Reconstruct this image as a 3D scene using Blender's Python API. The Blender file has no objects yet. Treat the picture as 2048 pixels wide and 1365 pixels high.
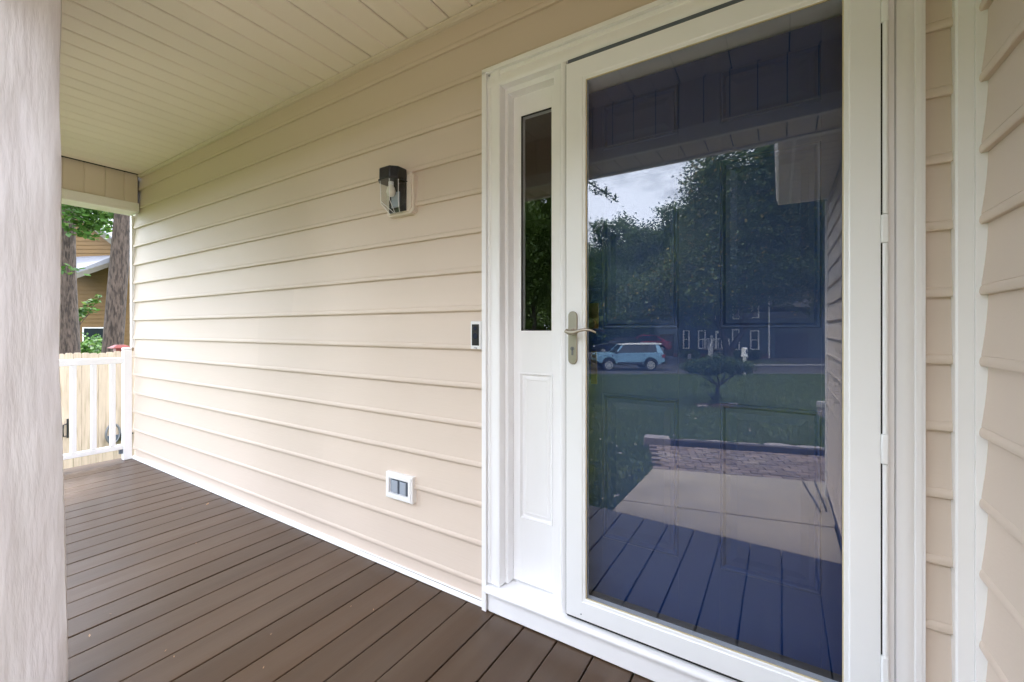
import bpy, bmesh, math, random
import numpy as np
from mathutils import Vector, Matrix
random.seed(7)
RNG = np.random.default_rng(11)
PI = math.pi
scene = bpy.context.scene
COL = scene.collection

# ------------------------------------------------------------------ camera
FPX, CXP, HZ = 855.0, 1024.0, 660.0            # focal length, centre column, horizon row (2048 px frame)
YAW = math.radians(32.084)
CAM = Vector((0.0, -1.5, 1.185))
cam_d = bpy.data.cameras.new('camera')
cam = bpy.data.objects.new('camera', cam_d)
COL.objects.link(cam)
cam.location = CAM
cam.rotation_euler = (PI/2, 0, YAW)
cam_d.sensor_width = 36.0
cam_d.lens = FPX/2048*36.0
cam_d.shift_y = -22.5/2048
cam_d.clip_start = 0.02
cam_d.clip_end = 2000
scene.camera = cam

# ------------------------------------------------------------------ sky, sun, exposure
SUN_EL, SUN_ROT = math.radians(64), math.radians(-60)
world = bpy.data.worlds.new('World')
scene.world = world
world.use_nodes = True
nt = world.node_tree
nt.nodes.clear()
w_out = nt.nodes.new('ShaderNodeOutputWorld')
w_bg = nt.nodes.new('ShaderNodeBackground')
w_bg.inputs['Strength'].default_value = 0.10
sky = nt.nodes.new('ShaderNodeTexSky')
sky.sky_type = 'NISHITA'
sky.sun_disc = False
sky.sun_elevation = SUN_EL
sky.sun_rotation = SUN_ROT
sky.air_density = 1.0
sky.dust_density = 1.5
tcw = nt.nodes.new('ShaderNodeTexCoord')
mpw = nt.nodes.new('ShaderNodeMapping')
mpw.inputs['Scale'].default_value = (1.0, 1.0, 2.2)
nzw = nt.nodes.new('ShaderNodeTexNoise')
nzw.inputs['Scale'].default_value = 2.6
nzw.inputs['Detail'].default_value = 7.0
nzw.inputs['Roughness'].default_value = 0.58
rpw = nt.nodes.new('ShaderNodeValToRGB')
rpw.color_ramp.elements[0].position = 0.30
rpw.color_ramp.elements[1].position = 0.47
mxw = nt.nodes.new('ShaderNodeMixRGB')
mxw.inputs['Color2'].default_value = (24.5, 26.5, 31.0, 1)
nt.links.new(tcw.outputs['Generated'], mpw.inputs['Vector'])
nt.links.new(mpw.outputs['Vector'], nzw.inputs['Vector'])
nt.links.new(nzw.outputs['Fac'], rpw.inputs['Fac'])
nt.links.new(rpw.outputs['Color'], mxw.inputs['Fac'])
nt.links.new(sky.outputs['Color'], mxw.inputs['Color1'])
nt.links.new(mxw.outputs['Color'], w_bg.inputs['Color'])
nt.links.new(w_bg.outputs['Background'], w_out.inputs['Surface'])

sd = Vector((math.sin(SUN_ROT)*math.cos(SUN_EL), math.cos(SUN_ROT)*math.cos(SUN_EL), math.sin(SUN_EL)))
sun_l = bpy.data.lights.new('sun', 'SUN')
sun_l.energy = 3.4
sun_l.angle = math.radians(10)
sun_l.color = (1.0, 0.95, 0.87)
sun_o = bpy.data.objects.new('sun', sun_l)
COL.objects.link(sun_o)
sun_o.location = (0, 0, 40)
sun_o.rotation_euler = sd.to_track_quat('Z', 'Y').to_euler()

scene.view_settings.view_transform = 'Standard'
scene.view_settings.look = 'None'
scene.view_settings.exposure = 1.42
scene.view_settings.gamma = 1.0
scene.view_settings.use_curve_mapping = False
scene.render.engine = 'CYCLES'
scene.cycles.use_denoising = True
scene.cycles.max_bounces = 10
scene.cycles.diffuse_bounces = 6
scene.cycles.glossy_bounces = 5
scene.cycles.transmission_bounces = 6
scene.cycles.transparent_max_bounces = 16
scene.cycles.sample_clamp_indirect = 6.0
scene.cycles.caustics_reflective = False
scene.cycles.caustics_refractive = False

# ------------------------------------------------------------------ pixel helpers
SN, CS = math.sin(YAW), math.cos(YAW)
YG = -0.037                                     # plane of the storm door glass
def dirv(u):
    k = (u-CXP)/FPX
    return (-SN+CS*k, CS+SN*k)
def wx(u, Y):                                   # x on the plane y = Y
    d = dirv(u); return d[0]/d[1]*(1.5+Y)
def wz(u, v, Y):
    d = dirv(u); return CAM.z+(HZ-v)/FPX/d[1]*(1.5+Y)
def direct(u, v, t):                            # a point straight ahead at depth t
    d = dirv(u); return Vector((d[0]*t, -1.5+d[1]*t, CAM.z+(HZ-v)/FPX*t))
def mirror(u, v, t):                            # a point seen in the glass, depth t along the folded path
    d = dirv(u); return Vector((d[0]*t, 2*YG-(-1.5+d[1]*t), CAM.z+(HZ-v)/FPX*t))
def mground(u, v, z):
    return mirror(u, v, (CAM.z-z)/((v-HZ)/FPX))
def yard(a, t, z=0.0):                          # yard frame: a sideways, t away from the house
    return Vector((CS*a-SN*t, 1.5+2*YG-SN*a-CS*t, z))
def yard_t(x, y):
    return -SN*x-CS*(y-(1.5+2*YG))
YARD_ROT = -YAW
GZ0 = -0.55
def ground_z(x, y):
    t = yard_t(x, y)
    z = GZ0-0.047*max(0.0, min(t, 25.0)-6.0)
    if x < -5.2:
        z -= 0.75*min(1.0, (-5.2-x)/2.0)*(1.0 if t < 6 else max(0.0, 1-(t-6)/10))
    return z

# ------------------------------------------------------------------ materials
MATS = {}
def new_mat(name):
    m = bpy.data.materials.new(name); m.use_nodes = True
    m.node_tree.nodes.clear(); MATS[name] = m
    return m, m.node_tree
def mat(name, col, rough=0.5, var=0.0, vscale=4.0, bump=0.0, bscale=60.0, stretch=(1, 1, 1), metal=0.0,
        col2=None, spec=0.5, island=0.0, c2pos=(0.45, 0.7), c2scale=3.0, bdist=0.004, rvar=0.0, detail=6.0):
    m, t = new_mat(name); N = t.nodes.new; L = t.links.new
    out = N('ShaderNodeOutputMaterial'); b = N('ShaderNodeBsdfPrincipled')
    L(b.outputs[0], out.inputs[0])
    b.inputs['Roughness'].default_value = rough; b.inputs['Metallic'].default_value = metal
    b.inputs['Specular IOR Level'].default_value = spec
    tc = N('ShaderNodeTexCoord'); mp = N('ShaderNodeMapping'); mp.inputs['Scale'].default_value = stretch
    ge = N('ShaderNodeNewGeometry')
    L(ge.outputs['Position'], mp.inputs['Vector'])
    src = N('ShaderNodeRGB'); src.outputs[0].default_value = (*col, 1); cur = src.outputs[0]
    if col2 is not None:
        n2 = N('ShaderNodeTexNoise'); n2.inputs['Scale'].default_value = c2scale; n2.inputs['Detail'].default_value = detail
        L(mp.outputs[0], n2.inputs['Vector'])
        r2 = N('ShaderNodeValToRGB'); r2.color_ramp.elements[0].position = c2pos[0]; r2.color_ramp.elements[1].position = c2pos[1]
        L(n2.outputs['Fac'], r2.inputs[0])
        mx = N('ShaderNodeMixRGB'); mx.inputs['Color2'].default_value = (*col2, 1)
        L(r2.outputs[0], mx.inputs['Fac']); L(cur, mx.inputs['Color1']); cur = mx.outputs[0]
    if var > 0 or island > 0:
        hs = N('ShaderNodeHueSaturation'); L(cur, hs.inputs['Color']); cur = hs.outputs[0]
        val = None
        if var > 0:
            n1 = N('ShaderNodeTexNoise'); n1.inputs['Scale'].default_value = vscale; n1.inputs['Detail'].default_value = 8
            L(mp.outputs[0], n1.inputs['Vector'])
            mr = N('ShaderNodeMapRange'); mr.inputs['From Min'].default_value = 0.25; mr.inputs['From Max'].default_value = 0.75
            mr.inputs['To Min'].default_value = 1-var; mr.inputs['To Max'].default_value = 1+var
            L(n1.outputs['Fac'], mr.inputs['Value']); val = mr.outputs[0]
        if island > 0:
            oi = N('ShaderNodeObjectInfo'); mr2 = N('ShaderNodeMapRange')
            mr2.inputs['To Min'].default_value = 1-island; mr2.inputs['To Max'].default_value = 1+island
            ad = N('ShaderNodeMath'); ad.operation = 'ADD'
            L(oi.outputs['Random'], ad.inputs[0]); L(ge.outputs['Random Per Island'], ad.inputs[1])
            fr = N('ShaderNodeMath'); fr.operation = 'FRACT'; L(ad.outputs[0], fr.inputs[0])
            L(fr.outputs[0], mr2.inputs['Value'])
            if val is None: val = mr2.outputs[0]
            else:
                mu = N('ShaderNodeMath'); mu.operation = 'MULTIPLY'; L(val, mu.inputs[0]); L(mr2.outputs[0], mu.inputs[1]); val = mu.outputs[0]
        L(val, hs.inputs['Value'])
    L(cur, b.inputs['Base Color'])
    if rvar > 0:
        n4 = N('ShaderNodeTexNoise'); n4.inputs['Scale'].default_value = 6; n4.inputs['Detail'].default_value = 5
        L(mp.outputs[0], n4.inputs['Vector'])
        m4 = N('ShaderNodeMapRange'); m4.inputs['To Min'].default_value = rough-rvar; m4.inputs['To Max'].default_value = rough+rvar
        L(n4.outputs['Fac'], m4.inputs['Value']); L(m4.outputs[0], b.inputs['Roughness'])
    if bump > 0:
        n3 = N('ShaderNodeTexNoise'); n3.inputs['Scale'].default_value = bscale; n3.inputs['Detail'].default_value = 6
        L(mp.outputs[0], n3.inputs['Vector'])
        bp = N('ShaderNodeBump'); bp.inputs['Strength'].default_value = bump; bp.inputs['Distance'].default_value = bdist
        L(n3.outputs['Fac'], bp.inputs['Height']); L(bp.outputs[0], b.inputs['Normal'])
    return m
def leaf_mat(name, c1, c2, c3=None):
    m, t = new_mat(name); N = t.nodes.new; L = t.links.new
    out = N('ShaderNodeOutputMaterial')
    ge = N('ShaderNodeNewGeometry'); rp = N('ShaderNodeValToRGB')
    e = rp.color_ramp.elements; e[0].color = (*c1, 1); e[1].color = (*c2, 1); e[1].position = 0.9 if c3 else 1.0
    if c3:
        k = e.new(0.97); k.color = (*c3, 1)
    L(ge.outputs['Random Per Island'], rp.inputs[0])
    d = N('ShaderNodeBsdfDiffuse'); tr = N('ShaderNodeBsdfTranslucent'); mx = N('ShaderNodeMixShader'); mx.inputs[0].default_value = 0.35
    gl = N('ShaderNodeBsdfGlossy'); gl.inputs['Roughness'].default_value = 0.45; gl.inputs['Color'].default_value = (0.8, 0.85, 0.8, 1)
    m2 = N('ShaderNodeMixShader'); m2.inputs[0].default_value = 0.04
    L(rp.outputs[0], d.inputs[0]); L(rp.outputs[0], tr.inputs[0])
    L(d.outputs[0], mx.inputs[1]); L(tr.outputs[0], mx.inputs[2])
    L(mx.outputs[0], m2.inputs[1]); L(gl.outputs[0], m2.inputs[2])
    L(m2.outputs[0], out.inputs[0])
    return m
def glass_mat(name, tint=(1, 1, 1), ior=1.5, gain=1.0, base=0.0):
    m, t = new_mat(name); N = t.nodes.new; L = t.links.new
    out = N('ShaderNodeOutputMaterial'); tr = N('ShaderNodeBsdfTransparent'); gl = N('ShaderNodeBsdfGlossy')
    tr.inputs[0].default_value = (*tint, 1); gl.inputs['Roughness'].default_value = 0.0
    gl.inputs['Color'].default_value = (1, 1, 1, 1)
    fr = N('ShaderNodeFresnel'); ge = N('ShaderNodeNewGeometry'); mr = N('ShaderNodeMapRange')
    mr.inputs['To Min'].default_value = ior; mr.inputs['To Max'].default_value = 1/ior
    L(ge.outputs['Backfacing'], mr.inputs['Value']); L(mr.outputs[0], fr.inputs['IOR'])
    ma = N('ShaderNodeMath'); ma.operation = 'MULTIPLY_ADD'; ma.use_clamp = True; ma.inputs[1].default_value = gain; ma.inputs[2].default_value = base
    L(fr.outputs[0], ma.inputs[0])
    mx = N('ShaderNodeMixShader'); L(ma.outputs[0], mx.inputs[0]); L(tr.outputs[0], mx.inputs[1]); L(gl.outputs[0], mx.inputs[2])
    L(mx.outputs[0], out.inputs[0])
    return m

mat('siding', (0.63, 0.528, 0.440), 0.58, var=0.03, vscale=1.5, bump=0.10, bscale=40, stretch=(0.35, 1, 4), island=0.02, rvar=0.06)
mat('white_trim', (0.84, 0.83, 0.82), 0.32, var=0.03, vscale=5, bump=0.05, bscale=30, rvar=0.08)
mat('white_metal', (0.85, 0.86, 0.87), 0.28, var=0.02, vscale=3)
mat('white_paint', (0.86, 0.855, 0.86), 0.42, var=0.03, vscale=6, bump=0.12, bscale=70, stretch=(1, 1, 0.25))
mat('cream_vinyl', (0.68, 0.60, 0.51), 0.45, var=0.03, vscale=2, bump=0.05, bscale=50, island=0.025)
mat('ceiling_vinyl', (0.82, 0.745, 0.665), 0.55, var=0.03, vscale=1.5, bump=0.06, bscale=40, island=0.02)
mat('deck_paint', (0.076, 0.044, 0.025), 0.36, var=0.10, vscale=2.2, bump=0.22, bscale=30, stretch=(7, 0.7, 1), island=0.11, rvar=0.08,
    spec=0.45, col2=(0.092, 0.060, 0.039), c2scale=1.4, c2pos=(0.42, 0.75), bdist=0.002)
mat('post_paint', (0.64, 0.60, 0.60), 0.45, var=0.035, vscale=5, bump=0.8, bscale=9, stretch=(4.5, 4.5, 0.7), bdist=0.004, col2=(0.70, 0.67, 0.67), c2scale=4)
mat('dark_void', (0.012, 0.012, 0.013), 0.9)
mat('room_gloom', (0.018, 0.018, 0.016), 0.9)  # near-black colour stands in for the unlit interior
mat('gasket', (0.55, 0.47, 0.30), 0.5)
mat('black_gap', (0.01, 0.01, 0.01), 0.8)
mat('door_blue', (0.011, 0.041, 0.148), 0.36, var=0.06, vscale=3, bump=0.05, bscale=80, stretch=(1, 1, 0.1))
mat('grey_rubber', (0.045, 0.045, 0.048), 0.45, var=0.3, vscale=14, bump=0.1, bscale=80, stretch=(0.1, 1, 1), col2=(0.12, 0.12, 0.115), c2scale=9)
mat('aluminium', (0.62, 0.62, 0.62), 0.42, metal=0.6, var=0.05)
mat('nickel', (0.42, 0.375, 0.31), 0.40, metal=1.0, var=0.04, vscale=20)
mat('brass', (0.30, 0.215, 0.10), 0.35, metal=1.0, var=0.15, vscale=20)
mat('black_plastic', (0.012, 0.012, 0.013), 0.32)
mat('black_metal', (0.015, 0.015, 0.016), 0.45)
mat('silver_plastic', (0.80, 0.80, 0.80), 0.4)
mat('lens_blue', (0.02, 0.028, 0.05), 0.12)
mat('grey_plastic', (0.34, 0.38, 0.44), 0.4, var=0.05)
mat('grey_dark', (0.10, 0.12, 0.15), 0.5)
mat('ink', (0.10, 0.10, 0.11), 0.5)
mat('bulb_white', (0.75, 0.70, 0.60), 0.3)
mat('concrete', (0.35, 0.29, 0.22), 0.85, var=0.14, vscale=3, bump=0.3, bscale=120, col2=(0.27, 0.225, 0.18), c2scale=1.1, c2pos=(0.45, 0.8))
mat('paver', (0.20, 0.145, 0.12), 0.85, var=0.15, vscale=14, bump=0.4, bscale=80, island=0.28, col2=(0.27, 0.22, 0.19), c2scale=2.5, c2pos=(0.5, 0.75))
mat('sand_joint', (0.07, 0.052, 0.038), 0.95, var=0.3, vscale=20)
mat('edging_timber', (0.045, 0.035, 0.032), 0.85, var=0.3, vscale=9, bump=0.4, bscale=40)
mat('stone', (0.30, 0.26, 0.25), 0.85, var=0.2, vscale=10, bump=0.5, bscale=30)
mat('mulch', (0.12, 0.065, 0.045), 0.95, var=0.4, vscale=25, bump=0.8, bscale=40, bdist=0.02)
mat('lawn', (0.066, 0.092, 0.020), 0.95, var=0.35, vscale=1.3, bump=0.8, bscale=30, bdist=0.03, col2=(0.095, 0.100, 0.030), c2scale=0.35, c2pos=(0.48, 0.7))
leaf_mat('grass_blade', (0.066, 0.108, 0.018), (0.11, 0.15, 0.034))
mat('asphalt', (0.055, 0.053, 0.055), 0.9, var=0.2, vscale=2, bump=0.3, bscale=90)
mat('kerb', (0.36, 0.34, 0.32), 0.9, var=0.15, vscale=6)
mat('picket_wood', (0.60, 0.465, 0.34), 0.75, var=0.10, vscale=6, bump=0.3, bscale=14, stretch=(6, 6, 0.5), island=0.10, col2=(0.40, 0.30, 0.20), c2scale=5, c2pos=(0.5, 0.75))
mat('bark', (0.095, 0.068, 0.053), 0.95, var=0.35, vscale=9, bump=1.0, bscale=16, stretch=(2.2, 2.2, 0.45), bdist=0.05, col2=(0.036, 0.025, 0.019), c2scale=14, c2pos=(0.46, 0.60))
mat('bark_dark', (0.050, 0.040, 0.033), 0.95, var=0.3, vscale=6, bump=0.8, bscale=10, stretch=(2, 2, 0.5), bdist=0.05)
leaf_mat('leaf_bright', (0.030, 0.085, 0.012), (0.085, 0.17, 0.030), (0.15, 0.22, 0.05))
leaf_mat('leaf_wood', (0.048, 0.096, 0.014), (0.115, 0.175, 0.030))
leaf_mat('leaf_cherry', (0.055, 0.100, 0.014), (0.13, 0.175, 0.030), (0.36, 0.26, 0.05))
leaf_mat('leaf_shrub', (0.040, 0.075, 0.016), (0.085, 0.13, 0.030))
mat('ochre_board', (0.135, 0.072, 0.017), 0.7, var=0.08, vscale=3, bump=0.1, bscale=30, island=0.05)
mat('shingle', (0.16, 0.16, 0.175), 0.9, var=0.12, vscale=8, bump=0.3, bscale=60, island=0.10)
mat('fascia_grey', (0.11, 0.097, 0.075), 0.6, var=0.05)
mat('slate_board', (0.055, 0.075, 0.095), 0.7, var=0.08, vscale=3, island=0.06)
mat('roof_dark', (0.06, 0.058, 0.06), 0.9, var=0.2, vscale=4)
mat('garage_dark', (0.03, 0.033, 0.045), 0.7)
mat('window_dark', (0.02, 0.025, 0.03), 0.08)
mat('brick_red', (0.16, 0.07, 0.055), 0.9, var=0.2, vscale=8)
mat('car_blue', (0.24, 0.42, 0.56), 0.22, var=0.02)
mat('car_white', (0.78, 0.78, 0.78), 0.25)
mat('car_dark', (0.03, 0.033, 0.04), 0.2)
mat('car_red', (0.35, 0.02, 0.035), 0.2)
mat('cladding', (0.018, 0.018, 0.02), 0.6)
mat('tyre', (0.016, 0.016, 0.016), 0.8)
mat('rim', (0.55, 0.54, 0.52), 0.35, metal=0.5)
mat('tail_red', (0.25, 0.02, 0.02), 0.25)
mat('lamp_clear', (0.7, 0.72, 0.75), 0.15)
mat('litter', (0.42, 0.27, 0.16), 0.8, var=0.2)
mat('cap_red', (0.22, 0.045, 0.035), 0.45, var=0.15, vscale=10)
mat('galvanised', (0.20, 0.20, 0.205), 0.5, metal=0.5, var=0.15, vscale=8)
mat('wood_grey', (0.20, 0.18, 0.17), 0.8, var=0.2)
glass_mat('pane_glass', (0.93, 0.95, 0.96))
glass_mat('storm_glass', (0.90, 0.92, 0.94), gain=1.5, base=0.0)      # reflection turned up beyond plain glass
glass_mat('jar_glass', (0.90, 0.92, 0.92))

# ------------------------------------------------------------------ object helpers
WLOC = {}
def empty(name, loc=(0, 0, 0), rz=0.0):
    o = bpy.data.objects.new(name, None); COL.objects.link(o)
    o.empty_display_size = 0.1
    o.location = loc; o.rotation_euler = (0, 0, rz)
    WLOC[o.name] = Vector(loc)
    return o
def tag(o, label=None, cat=None, group=None, kind=None):
    if label: o['label'] = label
    if cat: o['category'] = cat
    if group: o['group'] = group
    if kind: o['kind'] = kind
    return o
class MB:
    def __init__(s): s.v = []; s.f = []
    def add(s, vs, fs):
        n = len(s.v); s.v += [tuple(p) for p in vs]; s.f += [tuple(i+n for i in f) for f in fs]; return s
    def box(s, x0, x1, y0, y1, z0, z1):
        x0, x1 = min(x0, x1), max(x0, x1); y0, y1 = min(y0, y1), max(y0, y1); z0, z1 = min(z0, z1), max(z0, z1)
        return s.add([(x0,y0,z0),(x1,y0,z0),(x1,y1,z0),(x0,y1,z0),(x0,y0,z1),(x1,y0,z1),(x1,y1,z1),(x0,y1,z1)],
                     [(3,2,1,0),(4,5,6,7),(0,1,5,4),(1,2,6,5),(2,3,7,6),(3,0,4,7)])
    def prism(s, poly, axis, a, b):
        """poly: 2-D points; axis 'x': (y,z) 'y': (x,z) 'z': (x,y); from a to b"""
        n = len(poly)
        def P(p, k):
            return {'x': (k, p[0], p[1]), 'y': (p[0], k, p[1]), 'z': (p[0], p[1], k)}[axis]
        vs = [P(p, a) for p in poly]+[P(p, b) for p in poly]
        fs = [tuple(range(n)), tuple(range(2*n-1, n-1, -1))]+[(i, i+n, (i+1) % n+n, (i+1) % n) for i in range(n)]
        return s.add(vs, fs)
    def ring(s, x0, x1, z0, z1, prof, cap=False, back=None):
        """mitred frame in a plane facing -y: prof = [(inset, y)...]"""
        loops = []
        for d, y in prof:
            loops.append([(x0+d, y, z0+d), (x1-d, y, z0+d), (x1-d, y, z1-d), (x0+d, y, z1-d)])
        vs = [p for l in loops for p in l]; fs = []
        for k in range(len(prof)-1):
            for i in range(4):
                j = (i+1) % 4
                fs.append((k*4+i, k*4+j, k*4+4+j, k*4+4+i))
        if cap:
            k = len(prof)-1; fs.append((k*4, k*4+1, k*4+2, k*4+3))
        else:
            k = len(prof)-1
            for i in range(4):
                j = (i+1) % 4; fs.append((k*4+i, k*4+j, j, i))
        return s.add(vs, fs)
    def tube(s, pts, rad, n=10, caps=True):
        pts = [Vector(p) for p in pts]
        if not hasattr(rad, '__len__'): rad = [rad]*len(pts)
        vs = []; fs = []
        up = Vector((0.13, 0.27, 1)).normalized(); prev = None
        for i, p in enumerate(pts):
            d = (pts[min(i+1, len(pts)-1)]-pts[max(i-1, 0)]).normalized()
            if prev is None:
                a = d.cross(up)
                if a.length < 0.2: a = d.cross(Vector((1, 0, 0)))
                a.normalize()
            else:
                a = (prev-d*prev.dot(d)).normalized()
            prev = a; b = d.cross(a)
            for k in range(n):
                an = 2*PI*k/n
                vs.append(p+(a*math.cos(an)+b*math.sin(an))*rad[i])
        for i in range(len(pts)-1):
            for k in range(n):
                m = (k+1) % n
                fs.append((i*n+k, i*n+m, i*n+n+m, i*n+n+k))
        if caps:
            fs.append(tuple(range(n-1, -1, -1))); e = (len(pts)-1)*n; fs.append(tuple(e+k for k in range(n)))
        return s.add(vs, fs)
    def disc_y(s, cx, cz, r, y0, y1, n=20, rz=None):
        rz = rz or r
        return s.prism([(cx+r*math.cos(2*PI*k/n), cz+rz*math.sin(2*PI*k/n)) for k in range(n)], 'y', y0, y1)
    def build(s, name, material, parent=None, local=False, bevel=0.0, seg=2, smooth=None):
        vs = s.v
        if parent is not None and not local:
            off = WLOC[parent.name]; vs = [(p[0]-off.x, p[1]-off.y, p[2]-off.z) for p in vs]
        me = bpy.data.meshes.new(name); me.from_pydata(vs, [], s.f)
        bm = bmesh.new(); bm.from_mesh(me); bmesh.ops.recalc_face_normals(bm, faces=bm.faces); bm.to_mesh(me); bm.free()
        me.materials.append(MATS[material])
        if smooth is not None:
            me.polygons.foreach_set('use_smooth', [True]*len(me.polygons)); me.set_sharp_from_angle(angle=math.radians(smooth))
        me.update()
        o = bpy.data.objects.new(name, me); COL.objects.link(o)
        if parent is not None:
            o.parent = parent; WLOC[o.name] = WLOC.get(parent.name, Vector((0, 0, 0)))
        else: WLOC[o.name] = Vector((0, 0, 0))
        if bevel > 0:
            bv = o.modifiers.new('bevel', 'BEVEL'); bv.width = bevel; bv.segments = seg; bv.limit_method = 'ANGLE'
            bv.angle_limit = math.radians(40)
            if smooth is None:
                me.polygons.foreach_set('use_smooth', [True]*len(me.polygons)); me.set_sharp_from_angle(angle=math.radians(30))
        return o
def B(name, material, parent, x0, x1, y0, y1, z0, z1, bevel=0.0, local=False, **k):
    return MB().box(x0, x1, y0, y1, z0, z1).build(name, material, parent, bevel=bevel, local=local, **k)
def copy_tree(o, parent=None):
    c = o.copy(); COL.objects.link(c)
    if parent is not None: c.parent = parent
    for ch in list(o.children): copy_tree(ch, c)
    return c
def np_mesh(name, V, Fc, material, parent=None):
    """V (n,3) and quad/tri index array"""
    me = bpy.data.meshes.new(name); k = Fc.shape[1]
    me.vertices.add(len(V)); me.vertices.foreach_set('co', V.astype(np.float32).ravel())
    me.loops.add(Fc.size); me.loops.foreach_set('vertex_index', Fc.astype(np.int32).ravel())
    me.polygons.add(len(Fc)); me.polygons.foreach_set('loop_start', np.arange(0, Fc.size, k, dtype=np.int32))
    me.update(calc_edges=True); me.materials.append(MATS[material])
    o = bpy.data.objects.new(name, me); COL.objects.link(o)
    if parent is not None: o.parent = parent
    return o

# ================================================================== GROUND
def build_ground():
    xs = np.unique(np.concatenate([np.linspace(-400, -60, 12), np.linspace(-60, 40, 101), np.linspace(40, 400, 12)]))
    ys = np.unique(np.concatenate([np.linspace(-400, -60, 12), np.linspace(-60, 30, 91), np.linspace(30, 400, 12)]))
    X, Y = np.meshgrid(xs, ys, indexing='ij')
    Z = np.vectorize(ground_z)(X, Y)
    V = np.stack([X, Y, Z], -1).reshape(-1, 3)
    n, m = len(xs), len(ys)
    i, j = np.meshgrid(np.arange(n-1), np.arange(m-1), indexing='ij')
    a = (i*m+j).ravel(); Fc = np.stack([a, a+m, a+m+1, a+1], -1)
    o = np_mesh('ground', V, Fc, 'lawn'); tag(o, kind='structure')
    o.data.polygons.foreach_set('use_smooth', [True]*len(Fc))
build_ground()

# ================================================================== PORCH: siding walls
EXP = 0.16866
Z0 = 0.087
def sid_prof(zb, zlo, zhi):
    e = EXP
    P = [(0.0035, e+0.004), (0.0042, e*0.86), (0.0062, e*0.66), (0.0090, e*0.46), (0.0120, e*0.30), (0.0150, 0.0250), (0.0138, 0.0236),
         (0.0150, 0.0222), (0.0170, 0.0185), (0.0184, 0.013), (0.0186, 0.0075), (0.0176, 0.0025), (0.0155, 0.0), (0.0035, 0.0012)]
    return [(o, min(max(zb+z, zlo), zhi)) for o, z in P]
wall = empty('siding_wall', (-2.4, 0, 0))
tag(wall, 'long beige vinyl siding wall beside the white door, running along the porch', 'wall')
CEIL = 2.578
seams = [-3.4, -2.2, -4.1, -2.9, -2.5, -3.7, -2.05]
def front_board(k, xa, xb, proud=0.0, zlo=0.024, zhi=CEIL-0.004):
    zb = Z0+EXP*k
    pr = [(-o-proud, z) for o, z in sid_prof(zb, zlo, zhi)]
    MB().prism(pr, 'x', xa, xb).build('siding_board', 'siding', wall, smooth=28)
for k in range(-1, 15):
    if k >= 13: front_board(k, -5.055, 0.372)
    else:
        xs_ = seams[(k+1)//2 % len(seams)]
        front_board(k, -5.055+random.uniform(-0.002, 0.002), xs_+0.02, 0.0)
        front_board(k, xs_, -1.066, 0.0011)
        front_board(k, 0.306, 0.372)
B('sheathing', 'dark_void', wall, -5.04, -1.07, 0.0, 0.12, -0.5, 2.75)
B('sheathing', 'dark_void', wall, -1.0695, 0.255, 0.0, 0.12, 2.262, 2.75)
B('sheathing', 'dark_void', wall, 0.2555, 0.42, 0.0, 0.12, -0.5, 2.75)
MB().prism([(0.0, 0.003), (-0.026, 0.003), (-0.026, 0.012), (-0.021, 0.019), (-0.012, 0.027), (0.0, 0.027)], 'x', -5.055, -1.066).build('base_trim', 'white_trim', wall, smooth=40)
MB().prism([(0.0, CEIL-0.002), (-0.034, CEIL-0.002), (-0.034, CEIL-0.012), (-0.022, CEIL-0.016), (-0.022, CEIL-0.022), (0.0, CEIL-0.022)], 'x', -4.9, 0.405).build('top_channel', 'cream_vinyl', wall)
# corner trim at the far end and the inside corner post by the garage
B('corner_trim', 'white_trim', wall, -5.092, -5.052, -0.028, 0.13, 1.02, 2.24, bevel=0.003)
MB().prism([(0.364, 0.0), (0.364, -0.034), (0.368, -0.039), (0.394, -0.041), (0.397, -0.039), (0.397, -0.045), (0.404, -0.046), (0.42, -0.046), (0.42, 0.0)], 'z', 0.0, CEIL).build('corner_post', 'white_trim', wall, smooth=30)

gwall = empty('garage_wall', (0.42, -2.0, -0.5))
tag(gwall, 'beige vinyl siding garage wall meeting the door wall at the inside corner', 'wall')
for k in range(-3, 16):
    zb = Z0+EXP*k
    pr = [(0.4205-o, z) for o, z in sid_prof(zb, -0.42, 2.60)]
    n = len(pr)
    MB().prism(pr, 'y', -3.96, -0.046).build('siding_board', 'siding', gwall, smooth=28)
B('sheathing', 'dark_void', gwall, 0.4215, 0.60, -3.98, -0.001, -0.6, 2.60)
B('foundation', 'edging_timber', gwall, 0.412, 0.4214, -3.97, -0.05, -0.62, -0.421)
B('corner_trim', 'white_trim', gwall, 0.392, 0.46, -4.02, -3.961, -0.60, 2.50, bevel=0.003)
B('end_wall', 'siding', gwall, 0.461, 6.6, -4.0, -3.985, -0.6, 2.60)

# garage eave over that wall: soffit boards, fascia, gutter
eave = empty('garage_eave', (0.24, -2.6, 2.48))
tag(eave, 'garage eave with boarded soffit and pale gutter beyond the porch beam', 'eave')
yy = -1.60
while yy > -3.75:
    B('soffit_board', 'cream_vinyl', eave, 0.096, 0.40, yy-0.121, yy, 2.482, 2.494, bevel=0.003)
    yy -= 0.129
B('soffit_backing', 'dark_void', eave, 0.09, 0.40, -3.74, -1.60, 2.4945, 2.51)
B('fascia', 'white_trim', eave, 0.074, 0.0945, -3.76, -1.60, 2.470, 2.62, bevel=0.002)
MB().prism([(0.073, 2.47), (-0.01, 2.47), (-0.03, 2.52), (-0.035, 2.585), (-0.03, 2.585), (-0.022, 2.525), (-0.006, 2.477), (0.073, 2.477)], 'y', -3.78, -1.60).build('gutter', 'cream_vinyl', eave)
B('end_trim', 'white_trim', eave, 0.074, 0.40, -3.79, -3.762, 2.47, 2.62, bevel=0.002)

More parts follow.
